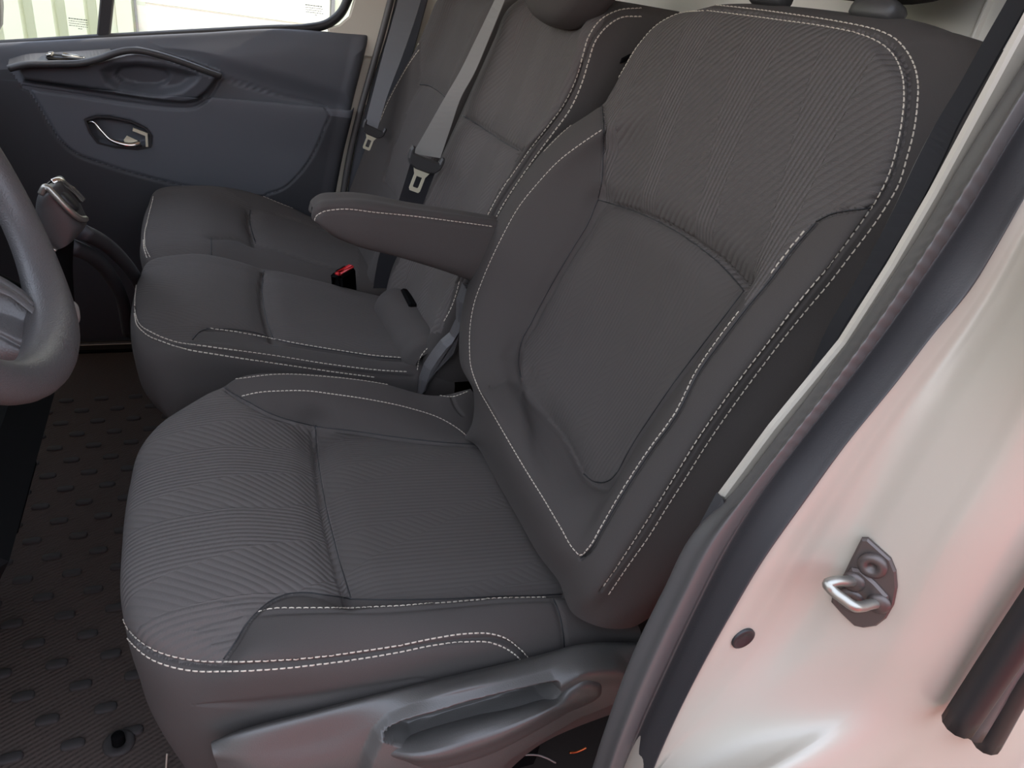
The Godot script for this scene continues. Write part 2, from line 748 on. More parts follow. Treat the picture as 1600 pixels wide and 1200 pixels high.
# ---------------------------------------------------------------- the scene
func _ready():
	var yaw := deg_to_rad(26.45)
	var pit := deg_to_rad(28.78)
	var rol := deg_to_rad(9.785)
	cf = Vector3(sin(yaw) * cos(pit), -sin(pit), -cos(yaw) * cos(pit))
	var r0 := Vector3(cos(yaw), 0, sin(yaw))
	var u0 := r0.cross(cf)
	cr = r0 * cos(rol) + u0 * sin(rol)
	cu = u0 * cos(rol) - r0 * sin(rol)
	var cam := Camera3D.new()
	cam.name = "camera"
	cam.transform = Transform3D(Basis(cr, cu, -cf), CP)
	cam.fov = rad_to_deg(2.0 * atan(600.0 / FPX))
	cam.near = 0.02
	cam.far = 200.0
	add_child(cam)
	cam.current = true

	var sky_m := ProceduralSkyMaterial.new()
	sky_m.sky_top_color = Color(0.82, 0.87, 0.96)
	sky_m.sky_horizon_color = Color(1.0, 0.96, 0.89)
	sky_m.ground_bottom_color = Color(0.42, 0.40, 0.38)
	sky_m.ground_horizon_color = Color(0.70, 0.70, 0.68)
	sky_m.sky_energy_multiplier = 1.0
	sky_m.sun_angle_max = 0.5
	var sky := Sky.new()
	sky.sky_material = sky_m
	var env := Environment.new()
	env.background_mode = Environment.BG_SKY
	env.sky = sky
	env.ambient_light_source = Environment.AMBIENT_SOURCE_SKY
	env.tonemap_mode = Environment.TONE_MAPPER_LINEAR
	env.tonemap_exposure = 4.2
	env.sdfgi_enabled = true
	env.ssao_enabled = true
	env.ssil_enabled = true
	var we := WorldEnvironment.new()
	we.name = "world_environment"
	we.environment = env
	add_child(we)
	# sun behind the van: its load space keeps the cabin in the shade
	var sun := DirectionalLight3D.new()
	sun.name = "sun"
	sun.light_color = Color(1.0, 0.95, 0.87)
	sun.light_energy = 1.6
	sun.shadow_enabled = true
	sun.light_angular_distance = 0.5
	add_child(sun)
	sun.look_at_from_position(Vector3(6.0, 4.4, -1.1), Vector3.ZERO)

	make_materials()
	outside()
	shell()
	passenger_door()
	driver_pillar()
	bench()
	driver_seat()
	belts()
	dashboard()
	floor_mat()
	small_things()

# ---------------------------------------------------------------- outside the van
func outside():
	var st := begin(false)
	add_box(st, Vector3(0, -0.66, 0), Vector3(40, 0.1, 40), 0.01)
	var g := obj("ground", done(st), M.ground)
	struct(g, "grey concrete yard around the van")
	# trapezoid-profile steel sheet left of the roller door
	var f := thing("corrugated_wall", "pale ribbed steel sheet wall outside the passenger window", "wall")
	st = begin(false)
	var z0 := -3.5
	var pitch := 0.143
	var x := -7.0 * pitch * 6.0
	x = -0.263 - pitch * 40
	while x < -0.263:
		var q := [[0.0, 0.0], [0.010, -0.06], [0.050, -0.06], [0.060, 0.0], [pitch, 0.0]]
		for k in 4:
			quad(st, Vector3(x + q[k][0], -0.6, z0 + q[k][1]), Vector3(x + q[k][0], 2.6, z0 + q[k][1]), Vector3(x + q[k + 1][0], 2.6, z0 + q[k + 1][1]), Vector3(x + q[k + 1][0], -0.6, z0 + q[k + 1][1]))
		x += pitch
	add_box(st, Vector3(-3.1, 1.0, z0 - 0.12), Vector3(5.8, 3.2, 0.06), 0.01)
	obj("ribbed_sheet", done(st), M.sheet, f)
	st = begin(false)
	add_box(st, Vector3(-0.222, 1.0, z0 + 0.005), Vector3(0.075, 3.2, 0.05), 0.004)
	obj("corner_post", done(st), M.sheet, f)
	var d := thing("roller_door", "white sectional garage door seen through the passenger window", "door")
	for k in 8:
		st = begin(false)
		add_box(st, Vector3(0.335, -0.6 + 0.21 + k * 0.42, z0 - 0.02), Vector3(1.0, 0.414, 0.04), 0.006)
		obj("door_panel", done(st), M.roller, d)
	st = begin(false)
	add_box(st, Vector3(-0.167, 1.0, z0 - 0.015), Vector3(0.012, 3.2, 0.06), 0.002)
	add_box(st, Vector3(0.846, 1.0, z0 - 0.015), Vector3(0.02, 3.2, 0.06), 0.002)
	obj("door_guide", done(st), M.grey, d)
	st = begin(false)
	add_box(st, Vector3(3.84, 1.0, z0 - 0.1), Vector3(6.0, 3.2, 0.2), 0.01)
	var w := obj("outer_wall", done(st), M.sheet)
	tag(w, "plain pale wall beside the white garage door", "wall")
	# unseen block added across the yard to cut light from the driver's side
	var bb := thing("added_light_blocker", "unseen brown block added behind the red stand-in to cut side light", "building")
	st = begin(false)
	add_box(st, Vector3(0.0, 0.75, 7.2), Vector3(16.0, 2.7, 1.0), 0.02)
	obj("wall_body", done(st), M.brick, bb)
	st = begin(false)
	add_box(st, Vector3(0.0, 2.16, 7.2), Vector3(16.2, 0.12, 1.2), 0.02)
	obj("coping", done(st), M.grey, bb)
	# added red block, unseen stand-in for what the paint and the plastics mirror
	var rv := thing("red_stand_in", "low red block added unseen for pink reflections beside the driver's door", "wall")
	st = begin(false)
	add_box(st, Vector3(0.9, -0.08, 2.35), Vector3(3.6, 1.06, 0.3), 0.01)
	obj("wall_body", done(st), M.redpaint, rv)
	st = begin(false)
	add_box(st, Vector3(0.9, 0.475, 2.35), Vector3(3.66, 0.05, 0.36), 0.01)
	obj("coping", done(st), M.redpaint, rv)

# ---------------------------------------------------------------- body shell
func shell():
	var st := begin(false)
	add_box(st, Vector3(0.1, -0.05, 0.0), Vector3(2.3, 0.08, 1.86), 0.005)
	add_box(st, Vector3(0.1, -0.01, -0.925), Vector3(2.3, 0.10, 0.03), 0.005)
	var o := obj("floor", done(st), M.carpet)
	struct(o, "dark cabin floor under the rubber mat")
	st = begin(false)
	add_box(st, Vector3(0.12, 1.60, 0.0), Vector3(1.66, 0.06, 1.80), 0.01)
	o = obj("ceiling", done(st), M.cream)
	struct(o, "pale cabin roof lining above the seats")
	st = begin(false)
	add_box(st, Vector3(0.92, 0.78, 0.0), Vector3(0.05, 1.62, 1.86), 0.004)
	o = obj("wall_rear", done(st), M.bulk)
	struct(o, "white painted steel bulkhead behind the seats")
	st = begin(false)
	add_box(st, Vector3(0.8925, 0.78, 0.50), Vector3(0.012, 1.5, 0.004), 0.001)
	obj("seam", done(st), M.bulk, o)
	st = begin(false)
	add_box(st, Vector3(0.80, 0.78, 0.845), Vector3(0.34, 1.62, 0.04), 0.004)
	add_box(st, Vector3(-0.05, 1.55, 0.86), Vector3(1.4, 0.12, 0.08), 0.02)
	o = obj("wall_right", done(st), M.paint)
	struct(o, "white body side behind the driver's door pillar")
	st = begin(false)
	add_box(st, Vector3(0.74, 0.78, -0.90), Vector3(0.42, 1.62, 0.04), 0.004)
	add_box(st, Vector3(0.52, 0.42, -0.915), Vector3(0.26, 0.86, 0.03), 0.004)
	add_box(st, Vector3(-0.05, 1.53, -0.90), Vector3(1.4, 0.14, 0.06), 0.02)
	add_slab(st, [Z(541, -160, -0.89), Z(640, -160, -0.89), Vector3(.66, 1.48, -.89), Vector3(.56, 1.48, -.89)], Vector3(0, 0, 1), 0.012, 0.003)
	o = obj("wall_left", done(st), M.cream)
	struct(o, "cream body side behind the passenger door")
	st = begin(false)
	add_box(st, Vector3(2.2, 0.70, 0.0), Vector3(2.48, 1.95, 1.88), 0.06)
	o = obj("wall_load_space", done(st), M.bulk)
	struct(o, "closed load space behind the bulkhead")
	# the driver's door stands open on its front hinges
	var dd := thing("driver_door", "white driver's door swung open on its hinges beside the dashboard", "door")
	var ang := deg_to_rad(62.0)
	var db := Basis(Vector3(cos(ang), 0, sin(ang)), Vector3.UP, Vector3(-sin(ang), 0, cos(ang)))
	var hinge := Vector3(-0.82, 0.0, 0.93)
	st = begin(false)
	add_box(st, hinge + db * Vector3(0.56, 0.36, 0.0), Vector3(1.12, 0.98, 0.03), 0.01, db)
	obj("outer_panel", done(st), M.bulk, dd)
	st = begin(false)
	add_box(st, hinge + db * Vector3(0.56, 0.37, -0.045), Vector3(1.06, 0.94, 0.05), 0.02, db)
	obj("door_card", done(st), M.door, dd)
	st = begin()
	add_tube(st, PackedVector3Array([hinge + db * Vector3(0.02, 0.84, 0), hinge + db * Vector3(0.45, 1.46, -0.05), hinge + db * Vector3(1.06, 1.48, -0.05), hinge + db * Vector3(1.1, 0.86, 0)]), 0.025, 8)
	obj("window_frame", done(st), M.black, dd)
	# nose of the van: scuttle, bonnet, windscreen pillars, glass
	st = begin(false)
	add_box(st, Vector3(-1.05, 0.36, 0.0), Vector3(0.05, 0.95, 1.86), 0.01)
	add_box(st, Vector3(-1.5, 0.55, 0.0), Vector3(0.95, 0.5, 1.8), 0.06, Basis(Vector3(0, 0, 1), 0.18))
	o = obj("wall_front", done(st), M.paint)
	struct(o, "bulkhead and short bonnet ahead of the dashboard")
	st = begin()
	for s in [-1.0, 1.0]:
		add_tube(st, PackedVector3Array([Vector3(-1.05, 0.82, 0.86 * s), Vector3(-0.62, 1.56, 0.82 * s)]), 0.045, 8)
	o = obj("trim_1", done(st), M.cream)
	struct(o, "slanted windscreen pillars")
	st = begin(false)
	quad(st, Vector3(-1.05, 0.84, -0.84), Vector3(-1.05, 0.84, 0.84), Vector3(-0.66, 1.57, 0.80), Vector3(-0.66, 1.57, -0.80))
	o = obj("window_1", done(st), M.glass)
	struct(o, "raked windscreen glass")

# ---------------------------------------------------------------- passenger door
func sill_y(x: float) -> float:
	if x > 0.297:
		return 0.852 + (x - 0.297) * 0.05
	return 0.852 + (x - 0.297) * 0.172

func xy(pts: Array, z: float) -> PackedVector2Array:
	var o := PackedVector2Array()
	for q in pts:
		var v := Z(q[0], q[1], z)
		o.append(Vector2(v.x, v.y))
	return o

func passenger_door():
	var d := thing("passenger_door", "dark plastic passenger door card with moulded armrest under the window", "door")
	var rows: Array = []
	var lv := [[0.0, -0.90], [0.22, -0.885], [0.42, -0.85], [0.56, -0.842], [0.68, -0.842], [0.78, -0.85], [0.94, -0.862], [1.0, -0.872], [0.99, -0.905]]
	for l in lv:
		var row: Array = []
		for fx in [0.0, 0.16, 0.32, 0.48, 0.64, 0.80, 0.95, 0.985, 1.0]:
			var top := sill_y(-0.6 + fx * 1.11)
			var y: float = l[0] * top if l[0] > 0.75 else l[0]
			var xe := lerpf(0.408, 0.512, clampf(y / 0.86, 0.0, 1.0))
			if y > 0.4:
				xe = lerpf(0.428, 0.508, pow((y - 0.4) / 0.46, 1.3))
			var x := lerpf(-0.6, xe, fx)
			var zz: float = l[1]
			if fx == 1.0:
				zz -= 0.045
			row.append(Vector3(x, y, zz))
		rows.append(row)
	var s := Surf.new(self, rows, 42, 36)
	# armrest moulding: proud at its upper edge, flush at its lower edge
	var pod := [[14, 106], [24, 99], [60, 98], [110, 98], [145, 94], [172, 85], [195, 79], [212, 77], [245, 83], [290, 97], [325, 110], [347, 120], [342, 130], [330, 148], [312, 163], [290, 168], [255, 166], [180, 155], [110, 145], [30, 134]]
	s.raise(xy(pod, -0.80), 2, func(v: Vector3) -> Vector3: return Vector3(0, 0, lerpf(0.014, 0.05, clampf((v.y - 0.655) / 0.09, 0, 1))), 0.012)
	var cup := [[150, 112], [163, 103], [185, 97], [215, 95], [255, 99], [292, 108], [318, 119], [308, 134], [288, 150], [255, 157], [215, 156], [180, 148], [160, 134]]
	s.raise(xy(cup, -0.80), 2, func(_v: Vector3) -> Vector3: return Vector3(0, 0, -0.026), 0.022)
	var pit := [[176, 120], [184, 108], [205, 101], [232, 102], [258, 111], [269, 122], [262, 134], [243, 141], [215, 140], [190, 134]]
	s.raise(xy(pit, -0.815), 2, func(_v: Vector3) -> Vector3: return Vector3(0, 0, -0.012), 0.006)
	var hr := [[131, 186], [150, 180], [172, 181], [205, 188], [230, 200], [238, 211], [236, 230], [215, 234], [180, 231], [152, 224], [140, 208]]
	s.raise(xy(hr, -0.842), 2, func(_v: Vector3) -> Vector3: return Vector3(0, 0, -0.03), 0.012)
	# shoulder that runs from the armrest to the rear edge
	var belt := [[345, 117], [420, 138], [505, 162], [560, 182], [590, 60], [470, 46], [300, 58], [230, 66], [250, 84], [300, 99]]
	s.raise(xy(belt, -0.85), 2, func(_v: Vector3) -> Vector3: return Vector3(0, 0, 0.014), 0.05)
	s.normals()
	s.index()
	s.carve([[36, 136], [60, 140], [110, 147], [180, 158], [240, 166], [280, 169], [305, 167], [322, 157], [335, 141], [346, 121]], 0.006, 0.003)
	s.carve([[45, 140], [60, 165], [75, 190], [92, 217], [115, 238], [160, 256], [230, 277], [285, 290], [340, 300]], 0.005, 0.003)
	s.carve([[347, 121], [400, 138], [450, 152], [490, 161], [508, 168], [514, 180], [507, 200], [490, 240], [465, 275], [440, 296], [415, 304]], 0.004, 0.003)
	s.normals()
	s.assign([[-200, 108], [14, 108], [36, 136], [45, 140], [60, 165], [75, 190], [92, 217], [115, 238], [160, 256], [230, 277], [285, 290], [340, 300], [415, 304], [440, 296], [465, 275], [490, 240], [507, 200], [514, 180], [600, 190], [600, 700], [-200, 700]], 1)
	obj("door_card", s.mesh(0), M.door, d)
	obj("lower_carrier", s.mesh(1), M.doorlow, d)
	# inner handle: dished bezel, sprung chrome lever
	var st := begin(false)
	var bez: Array = []
	var bezi: Array = []
	for q in [[131, 186], [150, 180], [172, 181], [205, 188], [230, 200], [238, 211], [236, 230], [215, 234], [180, 231], [152, 224], [140, 208]]:
		bez.append(Z(q[0], q[1], -0.842))
		bezi.append(Z(185 + (q[0] - 185) * 0.92, 208 + (q[1] - 208) * 0.88, -0.842))
	add_ring(st, bez, bezi, Vector3(0, 0, 1), 0.004)
	var hb := obj("handle_bezel", done(st), M.black, d)
	st = begin()
	var lev := spline([Z(136, 192, -0.845), Z(146, 191, -0.838), Z(158, 204, -0.832), Z(172, 218, -0.83), Z(190, 225, -0.83), Z(206, 227, -0.832), Z(219, 224, -0.838)], 6)
	var rr: Array = []
	for k in lev.size():
		rr.append(lerpf(0.0036, 0.0075, smoothstep(0.3, 0.9, float(k) / lev.size())))
	add_tube(st, lev, rr, 8)
	obj("lever", done(st), M.chrome, hb)
	st = begin(false)
	var tg: Array = []
	for q in [[208, 199], [231, 208], [232, 229], [228, 229], [227, 212], [207, 204]]:
		tg.append(Z(q[0], q[1], -0.842))
	add_slab(st, tg, Vector3(0, 0, 1), 0.006, 0.001)
	tg = []
	for q in [[198, 212], [219, 222], [217, 226], [196, 225], [193, 219]]:
		tg.append(Z(q[0], q[1], -0.84))
	add_slab(st, tg, Vector3(0.2, 0.4, 0.9).normalized(), 0.004, 0.001)
	obj("lock_tab", done(st), M.steel, hb)
	# ledge and grip edge of the armrest, window switch
	var lb := spline([Z(16, 95, -0.85), Z(40, 88, -0.85), Z(80, 85, -0.85), Z(130, 82, -0.85), Z(158, 80, -0.85), Z(172, 79, -0.845)], 5)
	var lf := spline([Z(14, 107, -0.79), Z(40, 101, -0.79), Z(80, 100, -0.79), Z(130, 98, -0.79), Z(158, 91, -0.79), Z(176, 84, -0.79)], 5)
	st = begin(false)
	add_band(st, lb, lf, .004)
	obj("armrest_ledge", done(st), M.plastic, d)
	st = begin()
	add_tube(st, spline([Z(14, 107, -0.795), Z(40, 101, -0.793), Z(80, 100, -0.792), Z(130, 98, -0.792), Z(158, 91, -0.792), Z(180, 83, -0.792), Z(200, 79, -0.792), Z(215, 79, -0.792), Z(245, 85, -0.794), Z(290, 99, -0.80), Z(325, 112, -0.806), Z(345, 119, -0.812)], 6), .0075, 10)
	obj("grip_edge", done(st), M.plastic, d)
	st = begin()
	var sw := Basis(Vector3(0, 0, 1), 0.06)
	var sc := Z(104, 90, -0.818)
	add_box(st, sc, Vector3(0.074, 0.009, 0.036), 0.003, sw)
	var swo := obj("window_switch", done(st), M.black, d)
	st = begin()
	add_box(st, sc + Vector3(0.010, 0.005, 0), Vector3(0.036, 0.005, 0.030), 0.002, sw * Basis(Vector3(0, 0, 1), -0.12))
	obj("rocker", done(st), M.satin, swo)
	st = begin()
	add_box(st, sc + Vector3(0.035, 0.004, 0), Vector3(0.006, 0.006, 0.034), 0.002, sw)
	obj("bright_edge", done(st), M.satin, swo)
	st = begin()
	add_box(st, sc + Vector3(-0.031, 0.004, 0), Vector3(0.014, 0.005, 0.034), 0.002, sw * Basis(Vector3(0, 0, 1), 0.2))
	obj("bright_edge", done(st), M.satin, swo)
	# window: seal, glass and quarter-light bar
	st = begin()
	add_tube(st, spline([Z(-120, 78, -0.885), Z(0, 71, -0.885), Z(160, 61, -0.885), Z(300, 53, -0.885), Z(430, 46, -0.885), Z(480, 44, -0.885), Z(512, 37, -0.885), Z(532, 21, -0.885), Z(543, 0, -0.885), Z(556, -50, -0.885), Z(575, -160, -0.885)], 6), 0.011, 10)
	obj("window_seal", done(st), M.black, d)
	st = begin(false)
	var bar := [Vector3(-.012, 1.47, -0.90), Z(157, 0, -0.90), Z(151, 66, -0.90), Z(172, 66, -0.90), Z(179, 0, -0.90), Vector3(.018, 1.47, -0.90)]
	add_slab(st, bar, Vector3(0, 0, 1), 0.02, 0.003)
	obj("quarter_light_bar", done(st), M.black, d)
	st = begin()
	var mirror: Array = []
	for q in [[-90, -40], [-20, -40], [4, -20], [6, 10], [5, 38], [-2, 50], [-90, 52]]:
		mirror.append(Z(q[0], q[1], -1.0))
	add_slab(st, mirror, Vector3(0, 0, 1), 0.05, 0.006)
	obj("mirror_housing", done(st), M.black, d)
	st = begin(false)
	quad(st, Vector3(-0.95, 0.60, -0.91), Vector3(-0.95, 1.50, -0.88), Vector3(0.52, 1.50, -0.88), Vector3(0.52, 0.80, -0.91))
	var gl := obj("window_pane", done(st), M.glass, d)
	# maker's small print on the two panes, too small to read in the photograph
	for pr in [[107.0, 29.0, 1.0], [477.0, 8.0, 0.86]]:
		st = begin(false)
		var rng := RandomNumberGenerator.new()
		rng.seed = 11
		var up_d := (Z(pr[0], pr[1] - 4, -0.895) - Z(pr[0], pr[1], -0.895)).normalized()
		for line in 5:
			var at := 0.0 if line < 4 else 14.0
			var wide := 29.0 if line < 4 else 19.0
			while at < wide * pr[2]:
				var len_ := rng.randf_range(1.2, 3.4)
				var a := Z(pr[0] + at + line * 0.3, pr[1] + line * 3.6 + at * 0.12, -0.895)
				var b := Z(pr[0] + at + len_ + line * 0.3, pr[1] + line * 3.6 + (at + len_) * 0.12, -0.895)
				var h := up_d * (0.0020 if line == 0 else 0.0013)
				quad(st, a, a + h, b + h, b)
				at += len_ + rng.randf_range(0.5, 1.3)
		obj("small_print", done(st), M.ink, gl)
	# pillar behind the door: cream post, weatherstrips
	var p := thing("passenger_pillar", "cream painted door post with grey weatherstrip behind the passenger door", "pillar")
	st = begin(false)
	var post: Array = []
	for q in [[541, -160], [556, -60], [552, 0], [545, 25], [530, 38], [512, 44], [512, 80], [590, 90], [604, 40], [612, 0], [640, -160]]:
		post.append(Z(q[0], q[1], -0.885))
	add_slab(st, post, Vector3(0, 0, 1), 0.012, 0.003)
	obj("post", done(st), M.cream, p)
	st = begin()
	add_tube(st, spline([Z(640, -120, -0.86), Z(608, 10, -0.86), Z(592, 70, -0.86), Z(572, 140, -0.86), Z(556, 200, -0.86), Z(545, 250, -0.86), Z(534, 320, -0.86), Z(524, 420, -0.86)], 6), 0.0085, 10)
	obj("weatherstrip", done(st), M.rubber, p)
	st = begin(false)
	var q2: Array = []
	for q in [[650, -120], [618, 0], [600, 62], [578, 140], [560, 205], [549, 260], [538, 330], [600, 330], [640, 100], [700, -120]]:
		q2.append(Z(q[0], q[1], -0.875))
	add_slab(st, q2, Vector3(0, 0, 1), 0.01, 0.003)
	obj("lower_trim", done(st), M.door, p)
	st = begin(false)
	var sl: Array = []
	for q in [[622, -20], [616, 5], [605, 50], [592, 92], [580, 130], [572, 163], [569, 164], [571, 150], [578, 118], [590, 75], [602, 40], [610, 0], [614, -20]]:
		sl.append(Z(q[0], q[1], -0.862))
	add_slab(st, sl, Vector3(0, 0, 1), 0.004, 0.001)
	obj("bright_edge", done(st), M.cream, p)

# ---------------------------------------------------------------- driver's door pillar
func driver_pillar():
	var p := thing("driver_pillar", "white painted door post with glossy flange beside the driver's seat", "pillar")
	var lv := [
		[[1740, 90], [1765, 100], [1990, 100], [2300, 130]],
		[[1600, 311], [1628, 320], [1800, 330], [2050, 350]],
		[[1514, 450], [1550, 462], [1712, 490], [1900, 520]],
		[[1355, 650], [1408, 668], [1630, 690], [1800, 720]],
		[[1220, 833], [1297, 854], [1535, 850], [1720, 900]],
		[[1124, 989], [1208, 1000], [1452, 1010], [1640, 1080]],
		[[1060, 1110], [1115, 1104], [1392, 1118], [1570, 1230]],
		[[985, 1270], [1000, 1240], [1200, 1225], [1400, 1400]]]
	var rows: Array = []
	for l in lv:
		var a := Z(l[0][0], l[0][1], 0.842)
		var b := Z(l[1][0], l[1][1], 0.85)
		var c := Z(l[2][0], l[2][1], 0.925)
		var d := Z(l[3][0], l[3][1], 0.938)
		rows.append([a + Vector3(-0.002, 0, -0.03), a, a.lerp(b, 0.5), b.lerp(a, 0.14), b.lerp(c, 0.07), b.lerp(c, 0.33), b.lerp(c, 0.66), c.lerp(b, 0.2), c.lerp(d, 0.14), c.lerp(d, 0.3), d, d + Vector3(0.06, 0, -0.01)])
	var s := Surf.new(self, rows, 12, 14)
	s.normals()
	obj("post", s.mesh(), M.paint, p)
	# blanking plug in the flange
	var h := s.hit(1160, 996)
	var st := begin()
	var hn: Vector3 = h.normal
	if hn.dot(CP - (h.position as Vector3)) < 0:
		hn = -hn
	add_lathe(st, h.position, hn, [[0.011, 0.0], [0.011, 0.002], [0.009, 0.003], [0.006, 0.001], [0.0, 0.001]])
	obj("rubber_plug", done(st), M.black, p)
	# striker
	var k := thing("door_striker", "steel latch striker with bent loop bolted to white door post", "latch")
	var c := s.hit(1352, 915)
	var n: Vector3 = c.normal
	if n.dot(CP - (c.position as Vector3)) < 0:
		n = -n
	var o: Vector3 = c.position
	var on := func(px: float, py: float, w: float) -> Vector3:
		var dd := ray(px, py)
		return CP + dd * (n.dot(o + n * w - CP) / n.dot(dd))
	st = begin(false)
	var pl: Array = []
	for q in [[1347, 839], [1357, 839], [1377, 857], [1393, 871], [1401, 890], [1403, 916], [1398, 942], [1386, 963], [1370, 975], [1350, 978], [1336, 975], [1317, 957], [1300, 938], [1302, 926], [1318, 898], [1330, 873]]:
		pl.append(on.call(q[0], q[1], 0.0))
	add_slab(st, pl, n, 0.004, 0.0015)
	obj("plate", done(st), M.iron, k)
	st = begin(false)
	var rp: Array = []
	for q in [[1322, 896], [1331, 886], [1345, 888], [1368, 908], [1388, 930], [1390, 945], [1378, 958], [1360, 950], [1330, 920]]:
		rp.append(on.call(q[0], q[1], 0.004))
	add_slab(st, rp, n, 0.003, 0.002)
	obj("raised_pad", done(st), M.iron, k)
	for q in [[1364, 882], [1331, 936]]:
		st = begin()
		add_lathe(st, on.call(q[0], q[1], 0.004), n, [[0.0105, 0.0], [0.0105, 0.003], [0.008, 0.005], [0.004, 0.005], [0.003, 0.002], [0.0, 0.002]])
		obj("bolt", done(st), M.iron, k)
	st = begin()
	add_tube(st, spline([on.call(1334, 908, 0.004), on.call(1322, 908, 0.018), on.call(1302, 909, 0.03), on.call(1293, 913, 0.034), on.call(1299, 921, 0.034), on.call(1318, 936, 0.034), on.call(1334, 947, 0.033), on.call(1345, 948, 0.026), on.call(1360, 944, 0.014), on.call(1373, 942, 0.004)], 5), 0.0042, 10)
	obj("loop", done(st), M.satin, k)
	for q in [[1334, 908], [1373, 942]]:
		st = begin()
		add_lathe(st, on.call(q[0], q[1], 0.006), n, [[0.0085, 0.0], [0.0085, 0.002], [0.006, 0.004], [0.0, 0.004]])
		obj("collar", done(st), M.iron, k)
	# rubber strips at the rear edge of the post
	var rs := thing("rubber_edge_strip", "pair of black rubber strips on the outer edge of the white post", "seal")
	for q in [[[1700, 832], [1600, 978], [1497, 1132], 0.013], [[1700, 905], [1600, 1052], [1541, 1160], 0.012]]:
		st = begin()
		add_tube(st, spline([Z(q[0][0], q[0][1], 0.948), Z(q[1][0], q[1][1], 0.948), Z(q[2][0], q[2][1], 0.946)], 6), q[3], 12)
		obj("strip", done(st), M.black, rs)
	st = begin()
	add_tube(st, spline([Z(1700, 870, 0.944), Z(1600, 1018, 0.944), Z(1522, 1148, 0.942)], 6), 0.008, 8)
	obj("web", done(st), M.rubber, rs)
	# weatherstrip and trim along the door opening
	var t := thing("door_weatherstrip", "ribbed black rubber weatherstrip along the driver's door opening", "seal")
	lv = [
		[[1700, -60], [1720, 10], [1740, 90]],
		[[1600, 100], [1590, 197], [1600, 311]],
		[[1500, 260], [1512, 330], [1560, 377]],
		[[1450, 347], [1450, 422], [1514, 450]],
		[[1400, 425], [1400, 495], [1455, 523]],
		[[1297, 575], [1330, 588], [1395, 602]],
		[[1215, 682], [1255, 683], [1320, 695]],
		[[1142, 775], [1190, 768], [1255, 784]],
		[[1086, 832], [1138, 852], [1190, 876]],
		[[1036, 925], [1090, 945], [1138, 965]],
		[[990, 1020], [1045, 1040], [1088, 1057]],
		[[945, 1140], [995, 1152], [1030, 1178]],
		[[905, 1270], [950, 1280], [985, 1300]]]
	rows = []
	for l in lv:
		var a := Z(l[0][0], l[0][1], 0.80)
		var g := Z(l[1][0], l[1][1], 0.815)
		var e := Z(l[2][0], l[2][1], 0.846)
		var m := Z(l[0][0] * 0.45 + l[1][0] * 0.55, l[0][1] * 0.45 + l[1][1] * 0.55, 0.824)
		rows.append([a + Vector3(0.02, 0, -0.012), a, a.lerp(m, 0.45) + Vector3(0, 0, 0.003), m, m.lerp(g, 0.6) + Vector3(0, 0, 0.003), g, g.lerp(e, 0.25) + Vector3(0, 0, 0.003), g.lerp(e, 0.7) + Vector3(0, 0, 0.003), e, e + Vector3(0.015, 0, -0.02)])
	s = Surf.new(self, rows, 10, 26)
	# flutes pressed into the tube where it bends
	var w := s.nv + 1
	for i in s.nu + 1:
		var f := float(i) / s.nu * 9.0
		if f > 0.9 and f < 4.9:
			for j in w:
				var q := pix(s.p[i * w + j])
				var env_ := smoothstep(150.0, 320.0, q.y) * (1.0 - smoothstep(640.0, 780.0, q.y)) * smoothstep(0.9, 2.0, f) * (1.0 - smoothstep(4.2, 4.9, f))
				s.p[i * w + j] += s.n[i * w + j] * 0.0004 * env_ * sin(s.uv[i * w + j].x / 0.0105 * TAU)
	s.normals()
	for i in range(50, s.nu):
		for j in s.nv:
			s.lab[i * s.nv + j] = 1
	obj("seal", s.mesh(0), M.rubber, t)
	obj("edge_trim", s.mesh(1), M.trim, t)
	# inner post between the belt and the weatherstrip
	st = begin(false)
	var ip: Array = []
	for q in [[1660, -90], [1600, 19], [1530, 150], [1450, 300], [1385, 412], [1310, 530], [1200, 664], [1122, 770], [1134, 803], [1250, 720], [1330, 610], [1470, 400], [1560, 230], [1640, 100], [1720, -60]]:
		ip.append(Z(q[0], q[1], 0.788))
	add_slab(st, ip, Vector3(0, 0, 1), 0.006, 0.002)
	obj("inner_post", done(st), M.paint, p)
	st = begin(false)
	var lt: Array = []
	for q in [[1120, 769], [1127, 777], [1136, 803], [1150, 850], [1100, 960], [1040, 1080], [960, 1290], [900, 1290], [925, 1200], [950, 1125], [990, 1020], [1030, 937], [1075, 852]]:
		lt.append(Z(q[0], q[1], 0.790))
	add_slab(st, lt, Vector3(0, 0, 1), 0.010, 0.002)
	obj("lower_trim", done(st), M.trim, p)

